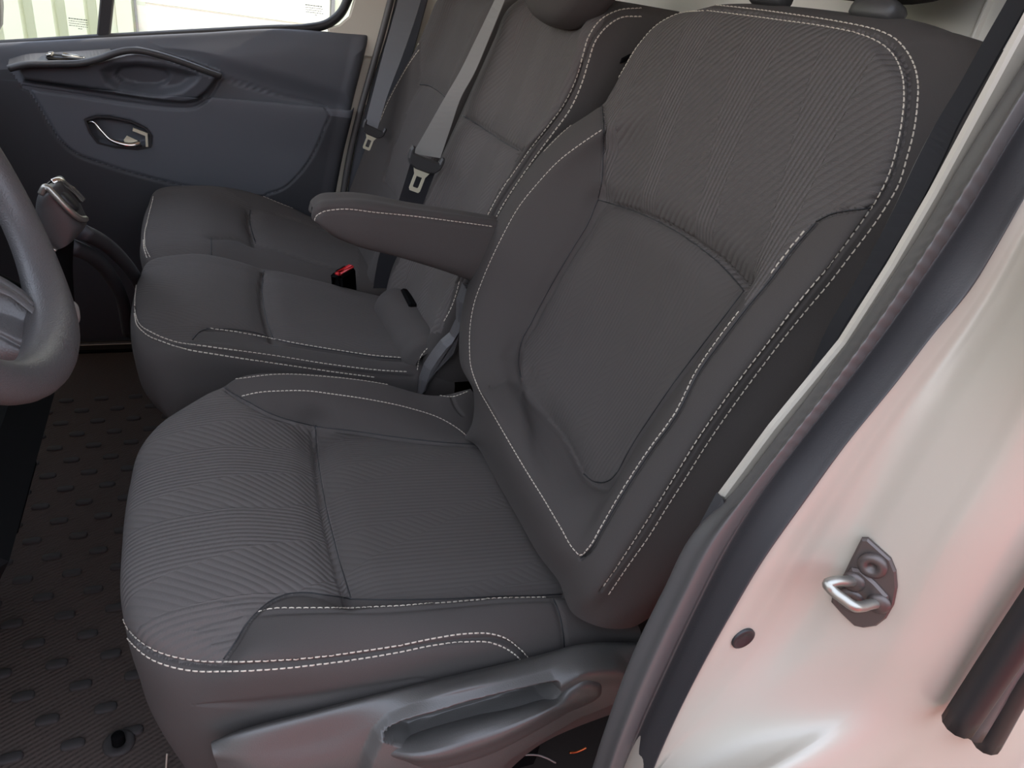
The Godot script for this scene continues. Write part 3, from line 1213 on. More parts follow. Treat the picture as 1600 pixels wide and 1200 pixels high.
# ---------------------------------------------------------------- driver's seat
func driver_seat():
	var seat := thing("driver_seat", "charcoal cloth driver's seat with pale stitching and folding armrest", "seat")
	# cushion, rows from the far side over the top to the near side, columns from the front lip to the rear
	var c := [
		[Vector3(.06, .19, .185), Vector3(.045, .30, .175), Vector3(.06, .38, .17), Vector3(.10, .42, .165), Vector3(.20, .425, .16), Vector3(.32, .40, .16), Vector3(.44, .37, .16), Vector3(.55, .36, .16)],
		[Vector3(.05, .19, .195), Vector3(.03, .33, .185), Vector3(.048, .432, .185), Z(368, 592, .173), Z(470, 584, .17), Z(590, 598, .17), Z(690, 618, .17), Z(735, 608, .17)],
		[Vector3(.03, .19, .22), Vector3(.005, .33, .215), Vector3(.016, .437, .215), Z(365, 622, .21), Z(470, 612, .212), Z(590, 627, .214), Z(692, 657, .226), Vector3(.54, .37, .23)],
		[Vector3(.018, .19, .27), Vector3(-.012, .33, .265), Vector3(-.008, .437, .262), Vector3(.075, .459, .262), Y(497, 668, .425), Y(600, 680, .415), Y(700, 692, .405), Vector3(.54, .385, .30)],
		[Vector3(.012, .19, .34), Vector3(-.018, .33, .34), Vector3(-.018, .437, .34), Vector3(.07, .458, .34), Vector3(.2, .430, .34), Vector3(.32, .420, .345), Vector3(.44, .407, .355), Vector3(.54, .39, .36)],
		[Vector3(.012, .19, .44), Vector3(-.02, .33, .44), Vector3(-.02, .437, .44), Vector3(.07, .457, .44), Vector3(.2, .428, .44), Vector3(.32, .416, .445), Vector3(.44, .402, .45), Vector3(.54, .385, .455)],
		[Vector3(.014, .19, .53), Vector3(-.017, .33, .53), Vector3(-.015, .433, .53), Vector3(.075, .451, .53), Vector3(.2, .424, .53), Vector3(.32, .411, .535), Vector3(.44, .397, .54), Vector3(.54, .38, .545)],
		[Vector3(.02, .19, .575), Vector3(-.008, .33, .578), Vector3(-.002, .424, .58), Vector3(.085, .442, .582), Y(548, 934, .42), Y(690, 935, .407), Y(850, 929, .39), Vector3(.54, .372, .60)],
		[Vector3(.032, .19, .60), Vector3(.008, .325, .606), Vector3(.018, .408, .608), Vector3(.09, .434, .606), Z(550, 951, .602), Z(690, 943, .606), Z(850, 933, .612), Vector3(.54, .365, .62)],
		[Vector3(.055, .19, .622), Vector3(.035, .315, .629), Vector3(.045, .375, .633), Z(370, 1034, .638), Z(560, 1019, .642), Z(700, 996, .645), Vector3(.44, .372, .648), Vector3(.55, .352, .65)],
		[Vector3(.07, .18, .632), Vector3(.055, .29, .638), Vector3(.065, .335, .642), Vector3(.105, .36, .647), Vector3(.2, .345, .652), Vector3(.32, .335, .654), Vector3(.44, .325, .655), Vector3(.55, .31, .655)],
		[Vector3(.08, .17, .625), Vector3(.07, .22, .63), Vector3(.085, .25, .635), Vector3(.12, .26, .64), Vector3(.2, .25, .642), Vector3(.32, .24, .645), Vector3(.44, .23, .645), Vector3(.55, .22, .645)]]
	var s := Surf.new(self, c, 38, 26)
	var seam_front := [[493, 664], [495, 700], [501, 745], [510, 795], [521, 840], [533, 885], [548, 934]]
	var far_foot := [[340, 598], [360, 612], [385, 626], [420, 645], [455, 657], [493, 666], [550, 673], [620, 683], [690, 691], [748, 695], [775, 700]]
	var near_foot := [[545, 936], [600, 937], [690, 936], [780, 932], [850, 930], [880, 928]]
	s.carve(seam_front, 0.010, 0.0032, 0.013, 0.022)
	s.carve(far_foot, 0.006, 0.0022, 0.005, 0.014)
	s.carve(near_foot, 0.007, 0.0025, 0.004, 0.012)
	s.carve([[545, 936], [510, 930], [478, 926], [450, 928], [425, 938], [405, 953], [385, 975], [370, 1000], [348, 1032]], 0.005, 0.0018, 0.003, 0.010)
	s.carve([[402, 959], [440, 957], [500, 955], [600, 955], [700, 947], [800, 939], [858, 937]], 0.0025, 0.003)
	s.carve([[180, 905], [186, 950], [196, 985], [217, 1008], [247, 1026], [290, 1037], [350, 1042], [430, 1039], [520, 1031], [600, 1020], [680, 1006], [740, 999], [775, 999], [800, 1008], [822, 1030]], 0.005, 0.0022, 0.0015, 0.009)
	s.carve([[865, 936], [874, 960], [880, 990], [882, 1015]], 0.003, 0.003)
	s.carve([[706, 620], [712, 635], [722, 648]], 0.003, 0.003)
	# pulls in the cloth at the near front corner
	s.carve([[300, 985], [340, 970], [385, 958]], 0.0022, 0.009, 0.0, 0.02, 40.0)
	s.carve([[330, 1005], [365, 985], [395, 968]], 0.0022, 0.008, 0.0, 0.02, 30.0)
	s.carve([[345, 940], [400, 932], [450, 920]], 0.0018, 0.009, 0.0, 0.02, 40.0)
	s.carve([[330, 788], [380, 790], [440, 790]], 0.0016, 0.004, 0.0, 0.02, 40.0)
	s.carve([[345, 602], [352, 606], [365, 611]], 0.003, 0.003, 0.0, 0.02, 8.0)
	s.carve([[300, 1102], [420, 1098], [560, 1080], [680, 1055]], 0.0025, 0.008, 0.0, 0.02, 120.0)
	s.normals()
	s.index()
	var lip := [[100, 560], [345, 590], [360, 612], [385, 626], [420, 645], [455, 657], [493, 666], [495, 700], [501, 745], [510, 795], [521, 840], [533, 885], [548, 934], [510, 930], [478, 926], [450, 928], [425, 938], [405, 953], [385, 975], [370, 1000], [348, 1040], [290, 1037], [247, 1026], [217, 1008], [196, 985], [186, 950], [180, 905], [100, 905]]
	s.assign(lip, 1)
	s.assign([[493, 666], [550, 673], [620, 683], [690, 691], [748, 695], [900, 900], [880, 930], [850, 930], [780, 932], [690, 936], [600, 937], [548, 935], [533, 885], [521, 840], [510, 795], [501, 745], [495, 700]], 2)
	s.assign([[345, 560], [760, 560], [800, 700], [748, 695], [690, 691], [620, 683], [550, 673], [493, 666], [455, 657], [420, 645], [385, 626], [360, 612], [342, 597]], 3)
	s.assign([[548, 935], [600, 937], [690, 936], [780, 932], [880, 930], [1000, 950], [1000, 1040], [825, 1034], [800, 1008], [775, 999], [740, 999], [680, 1006], [600, 1020], [520, 1031], [430, 1039], [348, 1042], [370, 1000], [385, 975], [405, 953], [425, 938], [450, 928], [478, 926], [510, 930]], 4)
	s.plan(func(v: Vector3, q: Vector2) -> Vector2: return Vector2(v.z, q.y))
	obj("cushion_skirt", s.mesh(0), M.cloth, seat)
	obj("cushion_front_panel", s.mesh(1), M.cord, seat)
	obj("cushion_insert", s.mesh(2), M.cordfine, seat)
	obj("cushion_bolster", s.mesh(3), M.cloth, seat)
	obj("cushion_bolster", s.mesh(4), M.cloth, seat)
	# backrest, rows across from the far rear edge over the front to the near rear edge, columns from below to the top
	var ys := [.38, .48, .52, .60, .70, .78, .86, .94, 1.0, 1.03, 1.05, 1.045]
	var b := [
		[V(.20, .38, -.10), V(.19, .47, -.10), V(.175, .52, -.10), V(.15, .60, -.10), V(.15, .68, -.10), V(.16, .76, -.10), V(.175, .85, -.10), V(.18, .91, -.10), V(.20, .97, -.10), V(.24, 1.02, -.10), V(.26, 1.03, -.10), V(.27, 1.035, -.11)],
		[V(.25, .40, .0), B(742, 610, .03), B(722, 555, .032), B(733, 447, .036), B(764, 370, .038), B(808, 291, .036), B(872, 212, .03), B(945, 157, .014), B(1000, 66, .004), B(1042, 28, -.004), V(.235, 1.035, -.035), V(.26, 1.035, -.10)],
		[V(.27, .40, .02), B(768, 642, .058), B(736, 572, .06), B(748, 450, .062), B(785, 370, .06), B(835, 293, .056), B(895, 235, .046), B(965, 165, .022), B(1013, 88, .016), B(1056, 30, .006), V(.25, 1.043, -.03), V(.275, 1.04, -.10)],
		[V(.31, .41, .02), B(800, 697, .05), B(816, 592, .016), B(830, 505, .0), B(872, 432, .0), B(934, 312, .0), B(941, 240, .014), B(1003, 160, .022), B(1037, 100, .02), B(1085, 18, .008), V(.28, 1.048, -.03), V(.30, 1.045, -.10)],
		[V(.38, .41, .02), B(835, 757, .046), V(.38, .522, .002), V(.37, .60, -.014), V(.365, .70, -.012), V(.36, .777, .0), V(.355, .86, .014), V(.35, .94, .022), V(.35, 1.0, .02), B(1150, 23, .008), V(.36, 1.052, -.03), V(.37, 1.048, -.10)],
		[V(.48, .41, .02), B(868, 810, .046), V(.47, .525, .0), V(.465, .60, -.014), V(.465, .70, -.011), V(.465, .778, .001), V(.465, .86, .016), V(.465, .94, .023), V(.465, 1.0, .021), B(1250, 36, .008), V(.47, 1.053, -.03), V(.47, 1.05, -.10)],
		[V(.56, .41, .02), B(892, 848, .044), B(958, 748, .012), B(1022, 643, .006), B(1100, 540, .006), B(1163, 452, .01), V(.575, .86, .02), V(.575, .94, .022), V(.565, 1.0, .018), B(1332, 51, .007), V(.54, 1.053, -.03), V(.54, 1.05, -.10)],
		[V(.60, .41, .015), B(906, 866, .042), B(958, 775, .036), B(1020, 690, .034), B(1095, 572, .032), B(1165, 470, .03), B(1240, 385, .028), V(.625, .94, .021), V(.608, 1.0, .015), B(1363, 61, .006), V(.557, 1.051, -.03), V(.557, 1.049, -.10)],
		[V(.645, .40, .01), B(938, 920, .030), B(980, 860, .030), B(1052, 746, .028), B(1125, 634, .027), B(1205, 527, .026), B(1295, 415, .023), B(1385, 268, .016), B(1412, 140, .008), B(1394, 84, .0), V(.573, 1.047, -.032), V(.573, 1.047, -.10)],
		[V(.665, .40, -.005), B(950, 930, .012), B(997, 866, .012), B(1072, 746, .011), B(1147, 632, .010), B(1227, 527, .010), B(1318, 413, .008), B(1408, 270, .002), B(1434, 140, -.004), B(1412, 76, -.010), V(.589, 1.046, -.038), V(.589, 1.045, -.10)],
		[V(.672, .39, -.05), V(.682, .46, -.05), V(.685, .50, -.05), V(.688, .60, -.05), V(.69, .70, -.05), V(.694, .78, -.05), V(.694, .86, -.05), V(.680, .94, -.05), V(.655, .995, -.05), V(.628, 1.028, -.052), V(.613, 1.042, -.06), V(.606, 1.043, -.10)],
		[V(.655, .38, -.10), V(.665, .46, -.10), V(.67, .50, -.10), V(.673, .60, -.10), V(.675, .70, -.10), V(.676, .78, -.10), V(.675, .86, -.10), V(.665, .94, -.10), V(.645, .985, -.10), V(.628, 1.016, -.10), V(.618, 1.03, -.103), V(.61, 1.036, -.11)]]
	var k := Surf.new(self, b, 27, 27)
	var outer := [[940, 160], [943, 200], [942, 250], [940, 285], [934, 312]]
	var far_seam := [[934, 312], [918, 350], [895, 388], [870, 430], [848, 470], [828, 508], [816, 530], [811, 552], [810, 570], [814, 590]]
	var low_edge := [[814, 590], [830, 620], [852, 648], [875, 678], [895, 712], [912, 740], [928, 752], [940, 754], [953, 750], [965, 737]]
	var near_edge := [[965, 737], [985, 700], [1020, 645], [1060, 588], [1100, 535], [1137, 487], [1163, 453]]
	var mid_seam := [[934, 312], [965, 321], [1010, 338], [1060, 364], [1092, 386], [1122, 410], [1145, 434], [1163, 455]]
	var near_seam := [[907, 872], [919, 862], [942, 825], [972, 774], [1014, 709], [1057, 649], [1093, 580], [1130, 529], [1165, 483], [1208, 431], [1238, 390], [1275, 347]]
	k.carve(outer, 0.006, 0.002, 0.003, 0.012)
	k.carve(far_seam, 0.008, 0.0025, 0.009, 0.018)
	k.carve(low_edge, 0.006, 0.004, 0.010, 0.018)
	k.carve(near_edge, 0.007, 0.003, 0.004, 0.012)
	k.carve(mid_seam, 0.009, 0.0022, 0.010, 0.016)
	k.carve(near_seam, 0.008, 0.002)
	k.carve([[1275, 346], [1297, 335], [1325, 329], [1362, 325]], 0.005, 0.0018)
	k.carve([[762, 607], [785, 593], [808, 580]], 0.003, 0.003, 0.002, 0.012, 14.0)
	k.carve([[782, 562], [797, 545], [812, 527]], 0.004, 0.006, 0.0, 0.01, 14.0)
	var pipe := [[940, 925], [960, 898], [985, 862], [1020, 808], [1060, 746], [1131, 637], [1212, 532], [1292, 428], [1358, 338], [1395, 285], [1411, 235], [1421, 180], [1424, 140], [1421, 110], [1412, 90], [1395, 70], [1370, 54], [1335, 45], [1260, 31], [1170, 18], [1100, 12], [1060, 13]]
	k.carve(pipe, 0.0035, 0.0022, 0.0012, 0.009)
	k.normals()
	k.index()
	var fs := [[943, 150], [943, 200], [942, 250], [940, 285], [934, 312]]
	k.assign([[943, 150], [985, 80], [1030, 36], [1060, 16], [1100, 12], [1170, 18], [1260, 31], [1335, 45], [1370, 54], [1395, 70], [1412, 90], [1421, 110], [1424, 140], [1421, 180], [1411, 235], [1395, 285], [1362, 325], [1325, 329], [1297, 335], [1275, 346], [1238, 390], [1208, 431], [1165, 483], [1163, 455], [1145, 434], [1122, 410], [1092, 386], [1060, 364], [1010, 338], [965, 321], [934, 312], [940, 285], [942, 250], [943, 200]], 1)
	k.assign(far_seam + low_edge + near_edge + [[1145, 434], [1122, 410], [1092, 386], [1060, 364], [1010, 338], [965, 321]], 2)
	k.assign([[600, 300], [700, 300], [943, 150]] + fs.slice(1) + far_seam.slice(1) + low_edge.slice(1) + near_edge.slice(1) + [[1165, 483], [1130, 529], [1093, 580], [1057, 649], [1014, 709], [972, 774], [942, 825], [919, 862], [907, 872], [800, 800], [600, 600]], 3)
	k.plan(func(v: Vector3, _q: Vector2) -> Vector2: return Vector2(v.z, v.dot(BD)))
	obj("backrest_shell", k.mesh(0), M.cloth, seat)
	obj("backrest_upper_panel", k.mesh(1), M.cordback, seat)
	obj("backrest_insert", k.mesh(2), M.cordfine, seat)
	obj("backrest_bolster", k.mesh(3), M.cloth, seat)
	var both := [s, k]
	var st := begin()
	# cushion thread
	add_stitches(st, [s], [[337, 598], [345, 596], [380, 591], [420, 586], [450, 585], [500, 588], [560, 594], [620, 604], [680, 617], [705, 620], [735, 610]], 0.006, 0.0045, 0.0007)
	add_stitches(st, [s], [[378, 619], [400, 614], [440, 611], [480, 611], [520, 616], [580, 625], [640, 638], [690, 655], [715, 670], [743, 694]], 0.006, 0.0045, 0.0008)
	add_stitches(st, [s], [[402, 955], [425, 951], [470, 950], [550, 950], [620, 947], [700, 941], [780, 935], [855, 933]])
	add_stitches(st, [s], [[180, 915], [184, 940], [190, 958], [200, 982], [213, 997], [235, 1012], [265, 1024], [300, 1031], [350, 1034], [420, 1032], [500, 1026], [560, 1018], [620, 1009], [680, 997], [730, 990], [765, 990], [790, 997], [812, 1013], [833, 1035]])
	add_stitches(st, [s], [[180, 945], [186, 970], [196, 992], [211, 1010], [235, 1029], [265, 1041], [300, 1048], [350, 1049], [420, 1046], [500, 1038], [560, 1030], [620, 1020], [680, 1008], [730, 1003], [765, 1004], [790, 1013], [806, 1024], [818, 1036]])
	# backrest thread
	add_stitches(st, [k], [[940, 203], [912, 222], [875, 250], [840, 287], [812, 322], [785, 370], [768, 405], [754, 438], [741, 475], [735, 510], [734, 545], [736, 572], [745, 600], [765, 637], [785, 672], [800, 698], [825, 740], [850, 780], [875, 822], [900, 862], [907, 868], [916, 860], [940, 822], [970, 770], [1012, 705], [1055, 645], [1088, 580], [1125, 526], [1160, 480]], 0.0065, 0.0048, 0.0007)
	add_stitches(st, [k], [[1205, 427], [1235, 387], [1264, 352]])
	add_stitches(st, [k], [[1104, 17], [1145, 22], [1220, 32], [1295, 43], [1337, 52], [1362, 61], [1387, 77], [1400, 93], [1409, 117], [1412, 150], [1409, 187], [1402, 225], [1392, 262], [1384, 283], [1367, 315], [1350, 341], [1322, 380], [1285, 427], [1245, 475], [1202, 532], [1167, 577], [1121, 640], [1087, 690], [1055, 742], [1025, 790], [995, 837], [970, 875], [940, 920]])
	add_stitches(st, [k], [[1080, 7], [1107, 8], [1170, 14], [1245, 24], [1320, 36], [1350, 42], [1375, 49], [1400, 62], [1417, 81], [1429, 105], [1434, 132], [1433, 162], [1427, 207], [1417, 245], [1403, 290], [1385, 321], [1362, 355], [1330, 397], [1297, 440], [1255, 490], [1215, 540], [1187, 577], [1141, 640], [1100, 700], [1072, 745], [1040, 795], [1012, 840], [980, 885], [947, 934]])
	add_stitches(st, [k], [[942, 160], [955, 142], [975, 108], [1000, 68], [1030, 37], [1060, 22], [1104, 17]], 0.006, 0.0045, 0.0008)
	add_stitches(st, [k], [[850, 237], [880, 207], [912, 181], [940, 161]], 0.006, 0.0045, 0.0007)
	stuff(obj("stitching", done(st), M.thread, seat))
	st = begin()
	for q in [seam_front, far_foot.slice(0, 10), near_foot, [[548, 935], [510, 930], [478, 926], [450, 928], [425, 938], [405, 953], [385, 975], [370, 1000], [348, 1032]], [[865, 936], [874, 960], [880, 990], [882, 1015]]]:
		add_seam_shade(st, s, q)
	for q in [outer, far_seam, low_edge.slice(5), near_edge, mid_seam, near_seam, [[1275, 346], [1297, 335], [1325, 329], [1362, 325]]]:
		add_seam_shade(st, k, q)
	stuff(obj("seam_shade_line", done(st), M.black, seat))  # dark lines put groove shade into the seat seams
	# rear shell of the backrest and seat base
	st = begin()
	var shell_rows: Array = []
	for z in [.20, .30, .42, .54, .64]:
		shell_rows.append([V(z, .36, -.11), V(z, .45, -.14), V(z, .65, -.15), V(z, .85, -.14), V(z, .98, -.125), V(z, 1.025, -.10)])
	var bs := Surf.new(self, shell_rows, 8, 8)
	obj("backrest_rear_shell", bs.mesh(0), M.black, seat)
	st = begin(false)
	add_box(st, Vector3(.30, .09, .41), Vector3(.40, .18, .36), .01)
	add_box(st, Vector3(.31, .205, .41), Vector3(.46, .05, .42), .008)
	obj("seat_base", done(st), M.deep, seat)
	# head restraint
	var hb := Basis(BN, BD, Vector3(0, 0, 1))
	hb = Basis(-BN, BD, Vector3(0, 0, 1))
	st = begin()
	add_pillow(st, V(.42, 1.185, -.04), Vector3(.11, .235, .31), hb, .55, .45)
	var head := obj("head_restraint", done(st), M.cloth, seat)
	for q in [[1206, 2], [1372, 26]]:
		var foot := X(q[0], q[1], .735)
		st = begin()
		add_tube(st, PackedVector3Array([foot - BD * .03, foot + BD * .08]), .0065, 12)
		obj("post", done(st), M.satin, head)
		st = begin()
		add_pillow(st, foot + BD * .002 + BN * .004, Vector3(.036, .026, .062), hb, .6, .7, 10, 18)
		obj("post_sleeve", done(st), M.plastic, seat)
	# armrest folded down on the side of the passenger bench
	var top := [[488, 318], [500, 308], [530, 304], [650, 321], [780, 342], [800, 346]]
	var side := [[490, 332], [497, 330], [528, 327], [650, 339], [770, 355], [800, 360]]
	var low := [[497, 352], [515, 370], [545, 384], [620, 405], [700, 430], [760, 452]]
	var ar: Array = [[], [], [], [], [], [], [], []]
	for q in 6:
		var inset: float = [0.012, 0.004, 0.0, 0.0, 0.0, 0.0][q]
		var a := Z(top[q][0], top[q][1], .075)
		var b2 := Z(side[q][0], side[q][1], .12 - inset)
		var d := Z(low[q][0], low[q][1], .118 - inset)
		ar[0].append(Vector3(d.x, d.y, .045 + inset))
		ar[1].append(Vector3(a.x, a.y - .018, .042 + inset))
		ar[2].append(a + Vector3(0, -.002, -.018))
		ar[3].append(a + Vector3(0, -.0008, .012))
		ar[4].append(b2 + Vector3(0, .006, -.006))
		ar[5].append(b2 + Vector3(0, -.012, .002))
		ar[6].append(d + Vector3(0, .006, .002))
		ar[7].append(d + Vector3(0, -.002, -.03))
	for r in ar:
		var nose: Vector3 = r[0]
		r.push_front(Vector3(.226, lerpf(nose.y, .70, .55), lerpf(nose.z, .085, .75)))
	var am := Surf.new(self, ar, 10, 8)
	am.carve([[487, 345], [492, 337], [503, 331], [528, 328], [590, 334], [650, 340], [720, 349], [775, 356]], 0.003, 0.0028)
	am.normals()
	am.index()
	obj("armrest", am.mesh(0), M.cloth, seat)
	st = begin()
	add_stitches(st, [am], [[492, 345], [494, 338], [503, 332], [528, 327], [590, 332], [650, 338], [720, 347], [772, 354]], 0.0065, 0.005, 0.0007)
	add_stitches(st, [am], [[494, 350], [503, 363], [520, 375], [545, 384], [580, 394], [620, 405], [660, 418], [700, 430], [725, 438]], 0.0065, 0.005, 0.0007)
	stuff(obj("armrest_stitching", done(st), M.thread, seat))
	# plastic side cover with the height lever
	var vr := [
		[[332, 1158, .648], [355, 1148, .650], [500, 1107, .654], [700, 1057, .658], [850, 1021, .66], [893, 1009, .66], [1000, 1003, .66], [1060, 1000, .66]],
		[[330, 1164, .660], [357, 1153, .664], [500, 1113, .668], [700, 1064, .672], [850, 1028, .673], [895, 1014, .673], [1000, 1009, .672], [1060, 1006, .672]],
		[[333, 1178, .668], [370, 1180, .676], [500, 1160, .682], [700, 1082, .690], [850, 1050, .692], [905, 1030, .690], [1000, 1030, .686], [1060, 1030, .684]],
		[[338, 1192, .668], [380, 1196, .680], [500, 1180, .688], [700, 1112, .694], [850, 1075, .696], [920, 1060, .694], [1000, 1060, .688], [1060, 1060, .686]],
		[[350, 1230, .664], [400, 1240, .680], [520, 1240, .690], [720, 1190, .694], [850, 1125, .694], [930, 1100, .692], [1000, 1085, .686], [1060, 1085, .684]],
		[[380, 1300, .650], [430, 1330, .66], [560, 1330, .67], [740, 1250, .67], [850, 1160, .67], [930, 1125, .67], [1000, 1105, .666], [1060, 1105, .664]]]
	var vs := Surf.new(self, rows_from(vr), 40, 34)
	var house := [[545, 1290], [556, 1215], [566, 1170], [582, 1135], [604, 1113], [640, 1100], [700, 1086], [790, 1065], [860, 1047], [885, 1032], [902, 1019], [960, 1015], [990, 1040], [975, 1090], [900, 1120], [800, 1180], [700, 1290]]
	vs.raise(v2(house), -1, func(_v: Vector3) -> Vector3: return Vector3(0, 0, .014), 14.0)
	var well := [[600, 1160], [602, 1146], [612, 1134], [630, 1126], [684, 1111], [741, 1094], [799, 1079], [856, 1066], [874, 1064], [878, 1080], [860, 1105], [760, 1140], [650, 1172]]
	vs.raise(v2(well), -1, func(_v: Vector3) -> Vector3: return Vector3(0, -.014, -.036), 8.0)
	vs.normals()
	obj("side_cover", vs.mesh(0), M.cover, seat)
	var lr := [
		[[612, 1156, .672], [650, 1144, .672], [740, 1119, .672], [830, 1092, .672], [872, 1076, .672], [888, 1056, .672], [910, 1045, .676], [935, 1048, .676], [950, 1064, .674]],
		[[604, 1160, .684], [650, 1146, .690], [740, 1120, .692], [830, 1095, .692], [872, 1079, .692], [890, 1060, .696], [912, 1050, .700], [935, 1053, .700], [949, 1068, .694]],
		[[602, 1168, .700], [645, 1167, .712], [740, 1143, .716], [830, 1112, .716], [868, 1096, .714], [890, 1080, .712], [912, 1070, .712], [934, 1070, .710], [946, 1076, .700]],
		[[603, 1175, .704], [645, 1177, .719], [740, 1154, .722], [830, 1120, .722], [868, 1102, .720], [890, 1090, .716], [912, 1085, .714], [934, 1082, .712], [944, 1082, .702]],
		[[610, 1184, .702], [660, 1195, .715], [745, 1178, .718], [830, 1140, .718], [868, 1120, .716], [890, 1110, .712], [912, 1103, .71], [930, 1095, .708], [942, 1088, .70]],
		[[625, 1190, .690], [670, 1205, .690], [745, 1192, .692], [830, 1150, .692], [868, 1128, .692], [890, 1117, .69], [910, 1109, .69], [926, 1100, .69], [938, 1092, .69]]]
	var ls := Surf.new(self, rows_from(lr), 12, 10)
	obj("height_lever", ls.mesh(0), M.cover, seat)

func v2(a: Array) -> PackedVector2Array:
	var o := PackedVector2Array()
	for q in a:
		o.append(Vector2(q[0], q[1]))
	return o

func rows_from(a: Array) -> Array:
	var o: Array = []
	for r in a:
		var row: Array = []
		for q in r:
			row.append(Z(q[0], q[1], q[2]))
		o.append(row)
	return o

